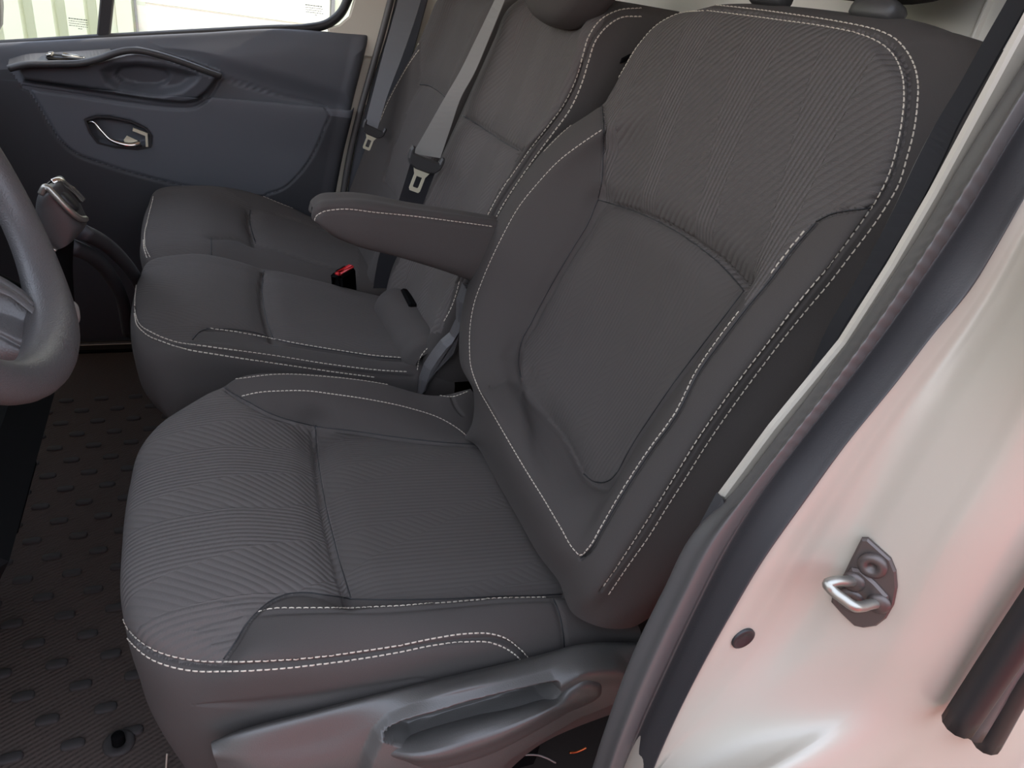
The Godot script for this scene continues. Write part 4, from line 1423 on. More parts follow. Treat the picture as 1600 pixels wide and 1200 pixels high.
# ---------------------------------------------------------------- passenger bench
func bench():
	var be := thing("passenger_bench", "charcoal cloth double passenger bench with pale stitching", "seat")
	# near cushion
	var c := [
		[Vector3(.06, .28, -.37), Vector3(.0, .36, -.37), Vector3(-.01, .41, -.37), Vector3(.05, .425, -.372), Vector3(.19, .40, -.372), Vector3(.31, .375, -.37), Vector3(.41, .35, -.365), Vector3(.50, .33, -.36)],
		[Vector3(.05, .26, -.35), Vector3(-.02, .36, -.35), Z(232, 411, -.35), Z(290, 398, -.355), Z(412, 419, -.355), Z(500, 440, -.35), Z(570, 458, -.345), Vector3(.50, .355, -.34)],
		[Vector3(.04, .25, -.30), Vector3(-.035, .37, -.30), Vector3(-.036, .440, -.30), Vector3(.045, .466, -.30), Vector3(.188, .437, -.30), Vector3(.31, .412, -.30), Vector3(.41, .388, -.28), Vector3(.50, .37, -.28)],
		[Vector3(.03, .25, -.20), Vector3(-.04, .37, -.20), Vector3(-.042, .442, -.20), Vector3(.045, .468, -.20), Vector3(.188, .436, -.20), Vector3(.31, .413, -.20), Vector3(.41, .393, -.18), Vector3(.50, .375, -.18)],
		[Vector3(.03, .25, -.11), Vector3(-.04, .37, -.11), Vector3(-.042, .440, -.11), Vector3(.05, .462, -.11), Vector3(.19, .432, -.11), Vector3(.31, .411, -.10), Vector3(.41, .394, -.10), Vector3(.50, .38, -.10)],
		[Vector3(.03, .25, -.05), Vector3(-.038, .37, -.05), Vector3(-.036, .434, -.05), Vector3(.06, .452, -.05), Y(436, 532, .424), Y(540, 549, .408), Y(628, 560, .395), Vector3(.50, .38, .0)],
		[Vector3(.035, .25, -.01), Vector3(-.03, .365, -.01), Vector3(-.025, .425, -.01), Vector3(.06, .443, -.008), Vector3(.19, .422, .0), Vector3(.31, .402, .01), Vector3(.41, .391, .012), Vector3(.50, .375, .02)],
		[Vector3(.05, .25, .02), Vector3(-.01, .36, .02), Vector3(.0, .41, .022), Z(290, 544, .026), Z(430, 564, .028), Z(530, 577, .03), Z(620, 585, .032), Vector3(.50, .36, .035)],
		[Vector3(.06, .24, .03), Vector3(.01, .33, .032), Vector3(.02, .37, .034), Vector3(.07, .39, .036), Vector3(.19, .37, .038), Vector3(.31, .35, .04), Vector3(.41, .33, .04), Vector3(.50, .31, .04)],
		[Vector3(.07, .22, .03), Vector3(.04, .27, .03), Vector3(.04, .29, .03), Vector3(.08, .30, .032), Vector3(.19, .29, .034), Vector3(.31, .27, .035), Vector3(.41, .25, .035), Vector3(.50, .24, .035)]]
	var a := Surf.new(self, c, 28, 20)
	a.carve([[412, 422], [410, 445], [411, 470], [417, 500], [427, 530]], 0.010, 0.003, 0.008, 0.022)
	a.carve([[322, 513], [360, 514], [400, 520], [430, 530], [480, 541], [540, 550], [600, 559], [634, 561]], 0.006, 0.0025, 0.004, 0.012)
	a.carve([[330, 513], [312, 518], [300, 531]], 0.003, 0.0025)
	a.carve([[208, 480], [213, 503], [226, 521], [250, 532], [280, 539], [340, 548], [430, 564], [530, 577], [600, 585], [645, 588]], 0.004, 0.003, 0.001, 0.01)
	a.normals()
	a.index()
	a.assign([[150, 380], [360, 380], [412, 420], [410, 445], [411, 470], [417, 500], [427, 530], [400, 520], [360, 514], [330, 513], [312, 518], [300, 533], [280, 539], [250, 532], [226, 521], [213, 503], [208, 480], [150, 480]], 1)
	a.assign([[412, 420], [500, 430], [600, 440], [650, 540], [634, 561], [600, 559], [540, 550], [480, 541], [430, 530], [417, 500], [411, 470], [410, 445]], 2)
	a.plan(func(v: Vector3, q: Vector2) -> Vector2: return Vector2(v.z, q.y))
	obj("inner_cushion_skirt", a.mesh(0), M.cloth, be)
	obj("inner_cushion_front_panel", a.mesh(1), M.cordfine, be)
	obj("inner_cushion_insert", a.mesh(2), M.cordfine, be)
	# far cushion
	var f := [
		[Vector3(.06, .26, -.78), Vector3(.0, .38, -.785), Vector3(.0, .43, -.785), Vector3(.05, .455, -.785), Vector3(.17, .455, -.785), Vector3(.28, .42, -.78), Vector3(.40, .37, -.775), Vector3(.50, .36, -.77)],
		[Vector3(.05, .25, -.765), Vector3(-.02, .38, -.765), Z(243, 299, -.755), Z(300, 290, -.76), Z(372, 296, -.765), Z(440, 318, -.765), Z(500, 345, -.76), Vector3(.50, .38, -.76)],
		[Vector3(.04, .25, -.72), Vector3(-.036, .38, -.72), Vector3(-.034, .452, -.71), Vector3(.05, .48, -.71), Vector3(.17, .455, -.71), Vector3(.28, .425, -.71), Vector3(.40, .395, -.71), Vector3(.50, .37, -.71)],
		[Vector3(.03, .25, -.62), Vector3(-.042, .38, -.62), Vector3(-.042, .446, -.62), Vector3(.05, .472, -.62), Vector3(.185, .436, -.62), Vector3(.30, .412, -.62), Vector3(.40, .39, -.62), Vector3(.50, .37, -.62)],
		[Vector3(.03, .25, -.52), Vector3(-.042, .38, -.52), Vector3(-.042, .442, -.52), Vector3(.05, .464, -.52), Vector3(.185, .430, -.52), Vector3(.30, .408, -.52), Vector3(.40, .388, -.52), Vector3(.50, .37, -.52)],
		[Vector3(.04, .25, -.43), Vector3(-.036, .375, -.43), Vector3(-.036, .432, -.43), Vector3(.05, .45, -.43), Vector3(.185, .424, -.43), Vector3(.30, .402, -.43), Vector3(.40, .382, -.43), Vector3(.50, .37, -.43)],
		[Vector3(.05, .25, -.385), Vector3(-.01, .37, -.385), Vector3(-.01, .41, -.385), Vector3(.06, .42, -.385), Vector3(.185, .40, -.385), Vector3(.30, .38, -.385), Vector3(.40, .36, -.385), Vector3(.50, .35, -.385)],
		[Vector3(.06, .24, -.38), Vector3(.02, .32, -.38), Vector3(.03, .34, -.38), Vector3(.08, .35, -.38), Vector3(.185, .33, -.38), Vector3(.30, .31, -.38), Vector3(.40, .30, -.38), Vector3(.50, .30, -.38)]]
	var g := Surf.new(self, f, 18, 12)
	g.carve([[391, 328], [390, 345], [394, 362], [400, 382]], 0.010, 0.004, 0.009, 0.022)
	g.carve([[330, 371], [330, 385], [330, 402]], 0.002, 0.003)
	g.carve([[330, 371], [365, 372], [398, 381], [440, 393], [500, 412], [545, 428]], 0.003, 0.004, 0.004, 0.014)
	g.carve([[395, 326], [430, 334], [470, 346], [500, 356]], 0.003, 0.004, 0.003, 0.014)
	g.carve([[239, 306], [230, 345], [226, 370], [226, 385], [233, 402]], 0.003, 0.003)
	g.normals()
	g.index()
	g.assign([[150, 250], [330, 280], [391, 320], [390, 345], [394, 362], [400, 382], [365, 372], [330, 371], [330, 420], [150, 420]], 1)
	g.assign([[391, 325], [430, 334], [470, 346], [560, 380], [560, 432], [500, 412], [440, 393], [400, 382], [394, 362], [390, 345]], 2)
	obj("outer_cushion_skirt", g.mesh(0), M.cloth, be)
	obj("outer_cushion_front_panel", g.mesh(1), M.cordfine, be)
	obj("outer_cushion_insert", g.mesh(2), M.cordfine, be)
	# backrests
	var yy := [.36, .46, .55, .66, .78, .87, .93, .985, 1.02, 1.03]
	var ze := [.03, .03, .03, .03, .045, .07, .066, .045, .02, .0]
	var rb: Array = []
	# [offset from the near edge or absolute z, w]
	for q in [[-.348, -.13, 0], [-.346, -.03, 0], [-.330, .012, 0], [-.285, .03, 0], [-.20, .012, 0], [-.10, .010, 0], [-.045, .016, 1], [-.022, .026, 1], [-.006, .018, 1], [.004, -.012, 1], [.006, -.07, 1], [.002, -.13, 1]]:
		var row: Array = []
		for i in yy.size():
			var z: float = q[0] + (ze[i] if q[2] == 1 else 0.0)
			var w: float = q[1]
			if i >= 8 and w > -.04:
				w = lerpf(w, -.05, 0.5 if i == 8 else 0.95)
			if i < 1 and w > -.02:
				w -= .02
			row.append(V(z, yy[i], w))
		rb.append(row)
	var n := Surf.new(self, rb, 22, 20)
	n.carve([[722, 180], [745, 194], [770, 211], [795, 227], [812, 236]], 0.009, 0.003, 0.008, 0.022)
	n.carve([[908, 96], [896, 135], [875, 172], [850, 204], [822, 235], [800, 266], [775, 305], [755, 345], [730, 395], [712, 440]], 0.007, 0.0028, 0.003, 0.012)
	n.carve([[1000, 20], [965, 24], [942, 40], [925, 62], [915, 92], [905, 125], [884, 170], [858, 206], [832, 240], [808, 275], [783, 312], [766, 343], [740, 395], [722, 440]], 0.003, 0.0028)
	n.normals()
	n.index()
	n.assign([[722, 180], [760, 90], [800, 0], [800, -200], [1000, -200], [942, 38], [925, 60], [908, 96], [896, 135], [875, 172], [850, 204], [812, 236], [795, 227], [770, 211], [745, 194]], 1)
	n.assign([[722, 180], [745, 194], [770, 211], [795, 227], [812, 236], [800, 266], [775, 305], [755, 345], [730, 395], [712, 440], [690, 520], [560, 520], [640, 380], [680, 270]], 2)
	n.plan(func(v: Vector3, _q: Vector2) -> Vector2: return Vector2(v.z, v.dot(BD)))
	obj("inner_backrest_shell", n.mesh(0), M.cloth, be)
	obj("inner_backrest_upper_panel", n.mesh(1), M.cord, be)
	obj("inner_backrest_insert", n.mesh(2), M.cord, be)
	var zf := [-.82, -.825, -.835, -.845, -.80, -.762, -.758, -.75, -.73, -.71]
	rb = []
	for q in [[0.0, -.12, 1], [-.004, -.04, 1], [.006, .012, 1], [.025, .034, 1], [.048, .028, 1], [-.675, .006, 0], [-.60, .004, 0], [-.50, .006, 0], [-.44, .018, 0], [-.415, .010, 0], [-.405, -.03, 0], [-.402, -.12, 0]]:
		var row: Array = []
		for i in yy.size():
			var z: float = q[0] + (zf[i] if q[2] == 1 else 0.0)
			var w: float = q[1]
			var y: float = yy[i] - maxf(0.0, yy[i] - .90) * 0.12
			if i >= 8 and w > -.04:
				w = lerpf(w, -.05, 0.5 if i == 8 else 0.95)
			row.append(V(z, y, w))
		rb.append(row)
	var o := Surf.new(self, rb, 12, 10)
	o.carve([[656, 132], [668, 133], [684, 142], [700, 155]], 0.006, 0.004, 0.006, 0.022)
	o.carve([[656, 70], [655, 100], [655, 130], [640, 165], [620, 215], [605, 260], [600, 280]], 0.004, 0.004)
	o.carve([[600, 280], [605, 290], [615, 300], [627, 312]], 0.004, 0.004, 0.002, 0.01)
	o.normals()
	o.index()
	o.assign([[656, 70], [680, -50], [800, -50], [760, 60], [700, 155], [684, 142], [668, 133], [655, 131]], 1)
	o.assign([[655, 131], [668, 133], [684, 142], [700, 155], [680, 260], [627, 312], [600, 282], [605, 260], [620, 215], [640, 165]], 2)
	obj("outer_backrest_shell", o.mesh(0), M.cloth, be)
	obj("outer_backrest_upper_panel", o.mesh(1), M.cordfine, be)
	obj("outer_backrest_insert", o.mesh(2), M.cordfine, be)
	# roll of the near cushion where it meets the backrest
	var rr: Array = []
	for q in 9:
		var ang := lerpf(-1.9, 1.7, q / 8.0)
		var row: Array = []
		for e in [[-.275, .25], [-.268, .75], [-.24, .98], [-.16, 1.0], [-.08, 1.0], [-.02, 1.0], [.005, .9], [.016, .6]]:
			var rad: float = .052 * e[1]
			row.append(Vector3(.462 + sin(ang) * rad * 1.15, .385 + cos(ang) * rad, e[0]))
		rr.append(row)
	var roll := Surf.new(self, rr, 8, 5)
	obj("cushion_rear_roll", roll.mesh(0), M.cloth, be)
	# thread
	var st := begin()
	add_stitches(st, [a], [[217, 425], [213, 450], [211, 475], [212, 492], [220, 508], [240, 521], [270, 533], [330, 542], [430, 556], [520, 570], [600, 579], [640, 581]], 0.008, 0.006, 0.0009)
	add_stitches(st, [a], [[210, 490], [214, 508], [228, 522], [255, 534], [280, 543], [340, 554], [430, 568], [520, 581], [590, 590]], 0.008, 0.006, 0.0009)
	add_stitches(st, [a], [[328, 513], [360, 517], [400, 524], [450, 534], [520, 546], [590, 556], [628, 559]], 0.008, 0.006, 0.0009)
	add_stitches(st, [g], [[240, 307], [232, 340], [226, 368], [227, 384], [236, 404]], 0.009, 0.007, 0.001)
	add_stitches(st, [g], [[224, 375], [225, 388], [231, 406]], 0.009, 0.007, 0.001)
	add_stitches(st, [g], [[360, 293], [400, 303], [440, 319], [488, 337]], 0.009, 0.007, 0.0008)
	add_stitches(st, [n], [[1002, 13], [965, 17], [940, 30], [920, 57], [910, 90], [900, 122], [880, 164], [855, 198], [828, 233], [804, 268], [780, 304], [762, 337], [740, 380]], 0.008, 0.006, 0.001)
	add_stitches(st, [n], [[1002, 26], [970, 28], [948, 42], [930, 65], [920, 95], [910, 128], [890, 172], [864, 208], [838, 243], [813, 279], [788, 317], [770, 350], [748, 394]], 0.008, 0.006, 0.001)
	add_stitches(st, [n], [[718, 440], [712, 462], [703, 485], [692, 505]], 0.008, 0.006, 0.0008)
	add_stitches(st, [o], [[655, 78], [642, 96], [622, 130], [604, 165], [592, 195]], 0.009, 0.007, 0.0012)
	add_stitches(st, [o], [[655, 68], [640, 84], [626, 104]], 0.009, 0.007, 0.0012)
	add_stitches(st, [roll, a], [[652, 578], [655, 562], [664, 548], [676, 538], [690, 532]], 0.007, 0.005, 0.0008)
	stuff(obj("stitching", done(st), M.thread, be))
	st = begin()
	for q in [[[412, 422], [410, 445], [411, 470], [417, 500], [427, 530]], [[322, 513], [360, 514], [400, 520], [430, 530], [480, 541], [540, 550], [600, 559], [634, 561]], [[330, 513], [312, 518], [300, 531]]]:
		add_seam_shade(st, a, q, .001)
	add_seam_shade(st, g, [[391, 328], [390, 345], [394, 362], [400, 382]], .0011)
	add_seam_shade(st, g, [[330, 371], [330, 385], [330, 402]], .001)
	add_seam_shade(st, n, [[722, 180], [745, 194], [770, 211], [795, 227], [812, 236]], .0011)
	add_seam_shade(st, o, [[656, 132], [668, 133], [684, 142], [700, 155]], .0011)
	stuff(obj("seam_shade_line", done(st), M.black, be))  # bench seams get their shade from these dark tubes
	# head restraint of the near seat, moulded bolster shape
	var hb := Basis(-BN, BD, Vector3(0, 0, 1))
	st = begin()
	add_pillow(st, V(-.075, 1.115, .035), Vector3(.10, .29, .25), hb, .7, .55)
	obj("head_restraint", done(st), M.cloth, be)
	st = begin()
	add_pillow(st, V(-.60, 1.12, -.03), Vector3(.10, .20, .25), hb, .6, .5)
	obj("head_restraint", done(st), M.cloth, be)
	st = begin()
	for z in [-.66, -.53]:
		st = begin()
		add_tube(st, PackedVector3Array([V(z, .95, -.045), V(z, 1.06, -.045)]), .006, 8)
		obj("head_restraint_post", done(st), M.satin, be)
	# hinge cover between the two seats
	st = begin(false)
	var hc: Array = []
	for q in [[722, 442], [713, 466], [712, 498], [702, 519], [688, 531], [675, 548], [662, 568], [655, 588], [652, 614], [662, 606], [668, 592], [680, 576], [696, 560], [709, 546], [716, 524], [724, 498], [730, 470], [738, 446]]:
		hc.append(Z(q[0], q[1], .045))
	add_slab(st, hc, Vector3(0, 0, 1), .022, .008)
	obj("hinge_cover", done(st), M.wheel, be)
	# strap end on the side of the near backrest
	st = begin(false)
	var se: Array = []
	for q in [[968, 99], [971, 91], [984, 84], [990, 84], [990, 96], [985, 92]]:
		se.append(Z(q[0], q[1], .072))
	add_slab(st, se, Vector3(0, 0, 1), .004, .001)
	obj("strap_end", done(st), M.deep, be)
	# frame and base
	st = begin(false)
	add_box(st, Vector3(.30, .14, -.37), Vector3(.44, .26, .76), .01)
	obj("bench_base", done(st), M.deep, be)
	st = begin(false)
	for z in [-.18, -.6]:
		add_slab(st, [V(z - .17, .36, -.15), V(z - .17, 1.0, -.15), V(z + .17, 1.0, -.15), V(z + .17, .36, -.15)], BN, .02, .004)
	obj("backrest_rear_shell", done(st), M.black, be)
	# buckles
	var bu := thing("seat_belt_buckle", "black seat belt buckle with red release button between passenger cushions", "buckle")
	var p := Y(536, 424, .425)
	var ux := (Y(551, 415, .430) - Y(520, 433, .425)).normalized()
	var uy := Vector3(-0.25, 0.9, 0.15)
	uy = (uy - ux * uy.dot(ux)).normalized()
	var bb := Basis(ux, uy, ux.cross(uy))
	st = begin()
	add_box(st, p - uy * .040, Vector3(.062, .085, .03), .006, bb)
	obj("body", done(st), M.deep, bu)
	st = begin()
	add_box(st, p + uy * .0035 + bb.z * .004, Vector3(.056, .008, .016), .003, bb)
	obj("release_button", done(st), M.red, bu)
	st = begin()
	add_box(st, p + uy * .0045 - bb.z * .006, Vector3(.034, .004, .004), .001, bb)
	obj("slot", done(st), M.deep, bu)
	var b2 := thing("seat_belt_buckle", "flush black buckle in the rear roll of the near passenger cushion", "buckle")
	var h := roll.hit(650, 468)
	if not h.is_empty():
		st = begin(false)
		var hn: Vector3 = h.normal
		if hn.dot(CP - (h.position as Vector3)) < 0:
			hn = -hn
		var hx := Vector3(0, 0, 1)
		hx = (hx - hn * hx.dot(hn)).normalized()
		add_box(st, h.position, Vector3(.075, .010, .05), .004, Basis(hx, hn, hx.cross(hn)))
		obj("body", done(st), M.deep, b2)

# ---------------------------------------------------------------- seat belts
func tongue(parent: Node3D, c: Vector3, down: Vector3, nrm: Vector3, k: float, metal: Material):
	down = (down - nrm * down.dot(nrm)).normalized()
	var s := nrm.cross(down).normalized()
	var P := func(a: float, b: float) -> Vector3: return c + (s * a + down * b) * k
	var st := begin(false)
	var o: Array = []
	for q in [[-.036, -.012], [-.034, -.020], [-.028, -.020], [-.026, -.008], [.026, -.008], [.028, -.020], [.034, -.020], [.036, -.012], [.034, .004], [.026, .014], [.014, .018], [-.014, .018], [-.026, .014], [-.034, .004]]:
		o.append(P.call(q[0], q[1]))
	add_slab(st, o, nrm, .010 * k, .003 * k)
	obj("tongue_grip", done(st), M.plastic, parent)
	st = begin(false)
	var a: Array = []
	var b: Array = []
	for q in [[-.017, .017], [.017, .017], [.0115, .028], [.0115, .056], [.009, .060], [-.009, .060], [-.0115, .056], [-.0115, .028]]:
		a.append(P.call(q[0], q[1]) + nrm * .004 * k)
	for q in [[-.006, .030], [.006, .030], [.006, .034], [.006, .050], [.005, .052], [-.005, .052], [-.006, .050], [-.006, .034]]:
		b.append(P.call(q[0], q[1]) + nrm * .004 * k)
	add_ring(st, a, b, nrm, .0022)
	obj("tongue_plate", done(st), metal, parent)

func belts():
	# outer passenger belt
	var t := thing("seat_belt", "grey seat belt hanging on the passenger door post, small tongue", "seat belt")
	var st := begin(false)
	var l := spline([Z(650, -120, -.80), Z(622, 0, -.79), Z(600, 80, -.775), Z(583, 145, -.755), Z(571, 192, -.74)], 5)
	var r := spline([Z(684, -120, -.79), Z(658, 0, -.77), Z(630, 85, -.75), Z(604, 155, -.73), Z(590, 203, -.715)], 5)
	add_band(st, l, r, .0016)
	obj("webbing", done(st), M.webmid, t)
	tongue(t, Z(583, 203, -.715), Z(566, 243, -.715) - Z(583, 200, -.715), Vector3(0, 0, 1), 0.85, M.steel)
	# middle passenger belt
	t = thing("seat_belt", "grey seat belt crossing the middle of the passenger bench, bright tongue", "seat belt")
	st = begin(false)
	l = spline([Z(812, -80, -.30), Z(774, 0, -.29), Z(745, 60, -.28), Z(716, 118, -.275), Z(697, 150, -.27), Z(668, 200, -.26), Z(645, 240, -.26)], 6)
	r = spline([Z(826, -80, -.27), Z(790, 0, -.26), Z(765, 60, -.255), Z(740, 118, -.25), Z(722, 150, -.25), Z(704, 200, -.245), Z(688, 247, -.24)], 6)
	add_band(st, l, r, .0016)
	obj("webbing", done(st), M.web, t)
	st = begin(false)
	l = spline([Z(645, 242, -.275), Z(632, 285, -.28), Z(614, 340, -.29), Z(592, 400, -.30), Z(583, 450, -.31)], 5)
	r = spline([Z(686, 254, -.26), Z(668, 300, -.265), Z(650, 350, -.275), Z(630, 405, -.285), Z(620, 450, -.295)], 5)
	add_band(st, l, r, .0016)
	obj("lap_webbing_shaded", done(st), M.webdark, t)  # dark tone paints the shadow on the lap part of this belt
	tongue(t, Z(663, 252, -.235), Z(645, 297, -.235) - Z(663, 250, -.235), Vector3(0, 0, 1), 1.02, M.steel)
	# driver's belt
	t = thing("seat_belt", "dark seat belt lying along the white post beside the driver's seat", "seat belt")
	st = begin(false)
	l = spline([Z(1640, -110, .755), Z(1577, 0, .755), Z(1534, 75, .755), Z(1500, 136, .755), Z(1470, 185, .755), Z(1443, 234, .755), Z(1395, 335, .755), Z(1345, 430, .755), Z(1297, 510, .755), Z(1262, 590, .755), Z(1200, 720, .755)], 5)
	r = spline([Z(1670, -110, .775), Z(1611, 0, .775), Z(1566, 80, .775), Z(1530, 142, .775), Z(1500, 195, .775), Z(1476, 247, .775), Z(1431, 335, .775), Z(1372, 432, .775), Z(1316, 520, .775), Z(1282, 600, .775), Z(1220, 730, .775)], 5)
	add_band(st, l, r, .0016)
	obj("webbing", done(st), M.webdark, t)
	st = begin()
	add_tube(st, l, .0013, 6)
	obj("selvedge", done(st), M.web, t)

# ---------------------------------------------------------------- dashboard side: wheel, gear lever, lower fascia
func dashboard():
	var w := thing("steering_wheel", "grey grained steering wheel with padded lower spoke", "steering wheel")
	var be := deg_to_rad(66.8)
	var dn := Vector3(cos(be), -sin(be), 0)
	var ax := Vector3(sin(be), cos(be), 0)
	var R := 0.1947
	var tr := 0.0175
	var six := Vector3(-.0587, .6445, .4377)
	var C := six - dn * R
	var W := func(a: float, r: float, h: float) -> Vector3: return C + (dn * cos(a) + Vector3(0, 0, 1) * sin(a)) * r + ax * h
	var rim := PackedVector3Array()
	var rad: Array = []
	for k in 97:
		var a := TAU * k / 96.0
		rim.append(W.call(a, R - tr * 0.9, 0.0))
		rad.append(tr * (1.0 + 0.35 * exp(-pow(wrapf(a + 0.15, -PI, PI) / 0.5, 2))))
	var st := begin()
	add_tube(st, rim, rad, 20, false)
	obj("rim", done(st), M.wheel, w)
	# lower spoke: broad pad that runs into the rim on the far side of six o'clock
	var sp: Array = []
	for f in [[0.0, -.022], [0.04, -.008], [0.12, -.001], [0.35, 0.0], [0.6, 0.0], [0.85, -.001], [0.95, -.008], [1.0, -.022]]:
		var row: Array = []
		for c in [[-200, 396, 580], [-100, 412, 578], [0, 431, 574], [30, 449, 570], [60, 473, 562], [80, 490, 552], [95, 505, 540]]:
			row.append(Z(c[0], lerpf(c[1], c[2], f[0]), lerpf(.385, .428, f[0]) + f[1]))
		sp.append(row)
	var ss := Surf.new(self, sp, 18, 16)
	ss.raise(v2([[-200, 400], [0, 457], [18, 464], [50, 489], [58, 501], [52, 518], [38, 530], [22, 528], [0, 519], [-200, 470]]), -1, func(_v: Vector3) -> Vector3: return Vector3(.004, .0, -.018), 14.0)
	ss.normals()
	ss.index()
	ss.carve([[-20, 427], [0, 437], [25, 452], [50, 473], [70, 494], [78, 512], [76, 530], [70, 543], [58, 548], [40, 544], [0, 524], [-20, 516]], 0.003, 0.0022)
	ss.normals()
	obj("spoke", ss.mesh(0), M.wheel, w)
	st = begin()
	add_pillow(st, C - ax * .05, Vector3(.12, .05, .14), Basis(dn, ax, Vector3(0, 0, 1)), .6, .8)
	obj("hub_pad", done(st), M.wheel, w)
	for sd in [-1.0, 1.0]:
		st = begin()
		add_tube(st, spline([W.call(sd * 1.5, .05, -.045), W.call(sd * 1.5, .11, -.03), W.call(sd * 1.52, R - .02, -.004)], 6), .017, 12)
		obj("spoke", done(st), M.wheel, w)
	st = begin()
	add_tube(st, PackedVector3Array([C - ax * .05, C - ax * .35]), .045, 14)
	obj("column", done(st), M.deep, w)
	var sk := thing("wiper_stalk", "pale grey knob of the stalk behind the steering wheel", "switch")
	st = begin()
	var e0 := Z(108, 490, .26)
	add_pillow(st, e0, Vector3(.022, .032, .022), Basis.IDENTITY, .8, .8, 12, 16)
	obj("knob", done(st), M.grey, sk)
	st = begin()
	add_tube(st, PackedVector3Array([e0, C - ax * .06]), .007, 10)
	obj("stem", done(st), M.deep, sk)
	# gear lever
	var g := thing("gear_lever", "black gear lever with chrome-capped knob on the dashboard console", "gear lever")
	var z0 := .05
	var kb := [
		[[62, 300], [70, 285], [84, 279], [97, 281]],
		[[56, 330], [66, 300], [88, 295], [108, 296]],
		[[54, 350], [70, 330], [98, 330], [130, 330]],
		[[60, 362], [78, 352], [104, 350], [136, 348]],
		[[72, 372], [84, 368], [104, 364], [130, 358]],
		[[88, 382], [92, 380], [104, 374], [120, 366]]]
	var rows: Array = []
	var zs := [-.5, .75, 1.0, 0.1]
	for r in kb:
		var row: Array = []
		var mid := Z((r[0][0] + r[3][0]) * .5, (r[0][1] + r[3][1]) * .5, z0)
		var half: float = Z(r[0][0], r[0][1], z0).distance_to(Z(r[3][0], r[3][1], z0)) * .5
		var axx := (Z(r[3][0], r[3][1], z0) - Z(r[0][0], r[0][1], z0)).normalized()
		for q in 17:
			var a := TAU * q / 16.0
			row.append(mid + axx * spow(cos(a), .8) * half + Vector3(0, 0, 1) * spow(sin(a), .8) * .031)
		rows.append(row)
	var cap: Array = []
	for q in 17:
		cap.append((rows[0][0] + rows[0][8]) * .5 + (rows[0][q] - (rows[0][0] + rows[0][8]) * .5) * .2 + (rows[0][4] + rows[0][12] - rows[1][4] - rows[1][12]) * .12)
	rows.push_front(cap)
	var gs := Surf.new(self, rows, 3, 8)
	var kn := obj("knob", gs.mesh(0), M.plastic, g)
	st = begin()
	add_tube(st, spline([Z(64, 303, z0 + .028), Z(72, 292, z0 + .03), Z(84, 303, z0 + .032), Z(97, 317, z0 + .033), Z(110, 330, z0 + .032), Z(124, 341, z0 + .026), Z(134, 342, z0 + .01)], 6), .0042, 8)
	obj("satin_band", done(st), M.satin, kn)
	st = begin()
	add_tube(st, spline([Z(82, 286, z0 + .012), Z(92, 283, z0 + .008), Z(104, 291, z0 + .002), Z(117, 301, z0 - .004), Z(128, 313, z0 - .008)], 6), .0052, 8)
	obj("chrome_cap", done(st), M.chrome, kn)
	st = begin()
	add_pillow(st, Z(106, 312, z0 + .012), Vector3(.012, .034, .03), Basis(Vector3(0, 0, 1), .6), .7, .7, 10, 14)
	obj("shift_badge", done(st), M.black, kn)
	st = begin()
	add_tube(st, spline([Z(98, 372, z0), Z(96, 410, z0 - .01), Z(100, 480, z0 - .03)], 6), .014, 10)
	obj("stem", done(st), M.deep, g)
	st = begin()
	add_tube(st, spline([Z(70, 372, z0 + .02), Z(78, 386, z0 + .02), Z(88, 392, z0 + .02)], 4), .003, 8)
	obj("release_ring", done(st), M.satin, g)
	# fascia and knee panel
	var f := thing("dashboard", "black dashboard and knee panel ahead of the steering wheel", "dashboard")
	st = begin(false)
	add_box(st, Vector3(-.70, .58, .0), Vector3(.52, .56, 1.66), .05)
	obj("fascia", done(st), M.black, f)
	st = begin(false)
	var kp: Array = []
	for q in [[-260, 560], [40, 560], [92, 590], [70, 635], [45, 668], [14, 700], [-40, 770], [-260, 900]]:
		kp.append(Z(q[0], q[1], .20))
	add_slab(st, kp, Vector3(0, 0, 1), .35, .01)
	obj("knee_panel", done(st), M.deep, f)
	# console that carries the lever: two curved ribs over a dark pod
	st = begin(false)
	add_box(st, Vector3(-.36, .40, .03), Vector3(.30, .52, .28), .05)
	obj("console_pod", done(st), M.deep, f)
	for q in [[[108, 384], [140, 398], [168, 425], [190, 465], [200, 520], .012], [[128, 362], [160, 378], [190, 405], [215, 440], [230, 480], .012]]:
		st = begin()
		add_tube(st, spline([Z(q[0][0], q[0][1], .0), Z(q[1][0], q[1][1], -.10), Z(q[2][0], q[2][1], -.22), Z(q[3][0], q[3][1], -.36), Z(q[4][0], q[4][1], -.50)], 6), q[5], 10)
		obj("console_rib", done(st), M.doorlow, f)

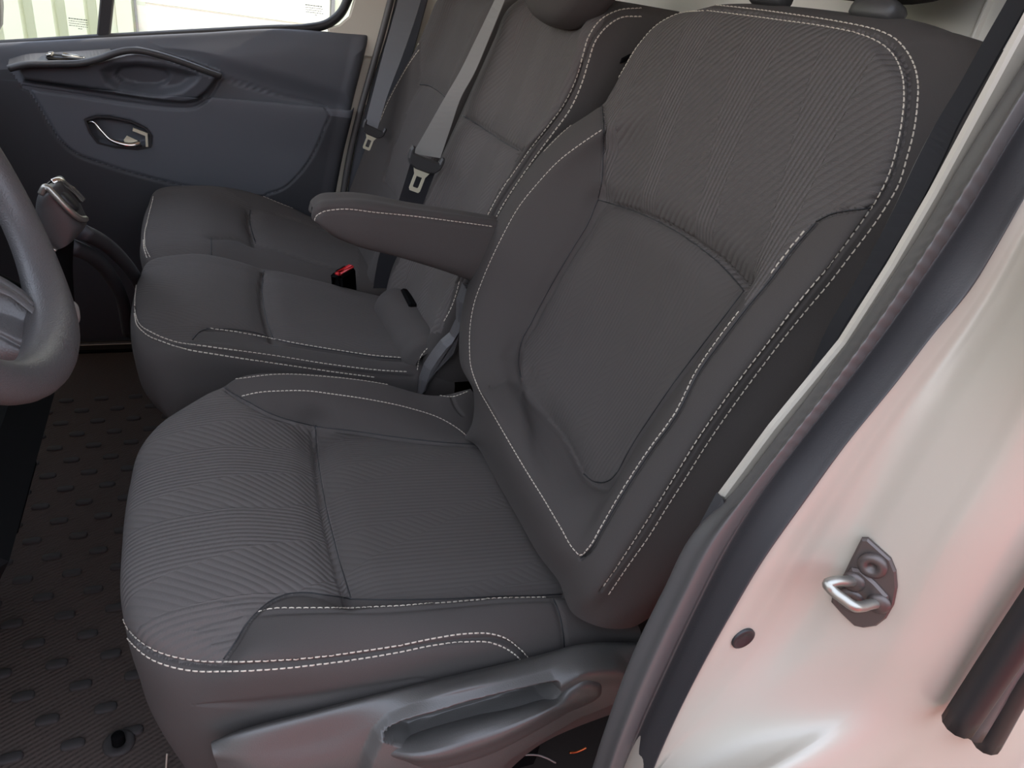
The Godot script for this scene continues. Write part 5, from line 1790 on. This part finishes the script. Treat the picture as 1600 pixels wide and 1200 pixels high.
# ---------------------------------------------------------------- floor mat
func floor_mat():
	var m := thing("floor_mat", "dark brown woven rubber floor mat with raised oval studs", "mat")
	var rows: Array = []
	for z in [-.84, -.4, 0.0, .4, .74]:
		var row: Array = []
		for x in [-.75, -.4, -.1, .1, .3]:
			row.append(Vector3(x, .006, z))
		rows.append(row)
	var s := Surf.new(self, rows, 4, 4)
	var mm: StandardMaterial3D = mat(Color(0.30, 0.262, 0.243), 0.9, 0.0, 0.25)
	mm.heightmap_enabled = true
	var im := Image.create(512, 512, false, Image.FORMAT_L8)
	for y in 512:
		for x in 512:
			var u := x / 512.0
			var t := y / 512.0
			var h := 0.5 + 0.5 * sin(TAU * (u * 60.0 + t * 30.0)) * (0.6 + 0.4 * sin(TAU * (t * 70.0 - u * 20.0)))
			im.set_pixel(x, y, Color(h, h, h))
	mm.heightmap_texture = ImageTexture.create_from_image(im)
	mm.heightmap_scale = 0.12
	obj("mat_sheet", s.mesh(0), mm, m)
	# one stud, shared by all
	var st := begin()
	var ring := func(g: float, h: float) -> Array:
		var o: Array = []
		for q in 16:
			var a := TAU * q / 16.0
			o.append(Vector3(spow(cos(a), .6) * (.0155 - g), h, spow(sin(a), .7) * (.0085 - g)))
		return o
	var r0: Array = ring.call(0.0, 0.0)
	var r1: Array = ring.call(0.0005, 0.0030)
	var r2: Array = ring.call(0.002, 0.0042)
	for q in 16:
		var q2 := (q + 1) % 16
		quad(st, r0[q], r1[q], r1[q2], r0[q2])
		quad(st, r1[q], r2[q], r2[q2], r1[q2])
		if q > 0 and q < 15:
			tri(st, r2[0], r2[q + 1], r2[q])
	var sm := done(st)
	for i in range(-12, 12):
		for j in range(-11, 12):
			var x := -.246 + i * .037 * 1.0
			if posmod(i + j, 2) == 1:
				continue
			var z := -.174 + j * .05
			if x < -.40 or x > .02 or z < -.62 or z > .42:
				continue
			var o := obj("stud", sm, M.stud, m)
			o.position = Vector3(x, .0062, z)
	st = begin()
	add_box(st, Vector3(-.2, .010, -.82), Vector3(.9, .008, .012), .003)
	obj("edge_welt", done(st), M.deep, m)
	# turn fastener
	var t := thing("mat_fastener", "round black turn fastener holding the floor mat beside the driver's seat", "fastener")
	var p := Y(186, 1162, .007)
	st = begin()
	add_lathe(st, p, Vector3.UP, [[.021, 0.0], [.021, .003], [.018, .005], [.010, .005], [.009, .004]])
	obj("washer", done(st), M.stud, t)
	st = begin()
	add_lathe(st, p + Vector3(0, .004, 0), Vector3.UP, [[.0085, 0.0], [.0085, .014], [.007, .016], [0.0, .016]])
	obj("knob", done(st), M.deep, t)

# ---------------------------------------------------------------- wires under the seat
func small_things():
	var ws := [
		["pale wire curling under the rear of the driver's seat", [[790, 1183], [815, 1180], [840, 1180], [855, 1185], [868, 1192]], .64, .0012, M.grey],
		["bare copper wire end under the driver's seat near the post", [[890, 1176], [900, 1175], [908, 1172], [916, 1168]], .66, .0016, M.copper],
		["thin white wire under the front edge of the driver's seat", [[261, 1178], [260, 1190], [259, 1215]], .45, .0012, M.thread],
		["thin orange wire beside the front end of the seat side cover", [[296, 1187], [312, 1188], [326, 1186]], .50, .0016, M.copper]]
	for w in ws:
		var t := thing("wire", w[0], "wire")
		var c: Array = []
		for q in w[1]:
			c.append(Z(q[0], q[1], w[2]))
		var st := begin()
		add_tube(st, spline(c, 5), w[3], 6)
		obj("strand", done(st), w[4], t)
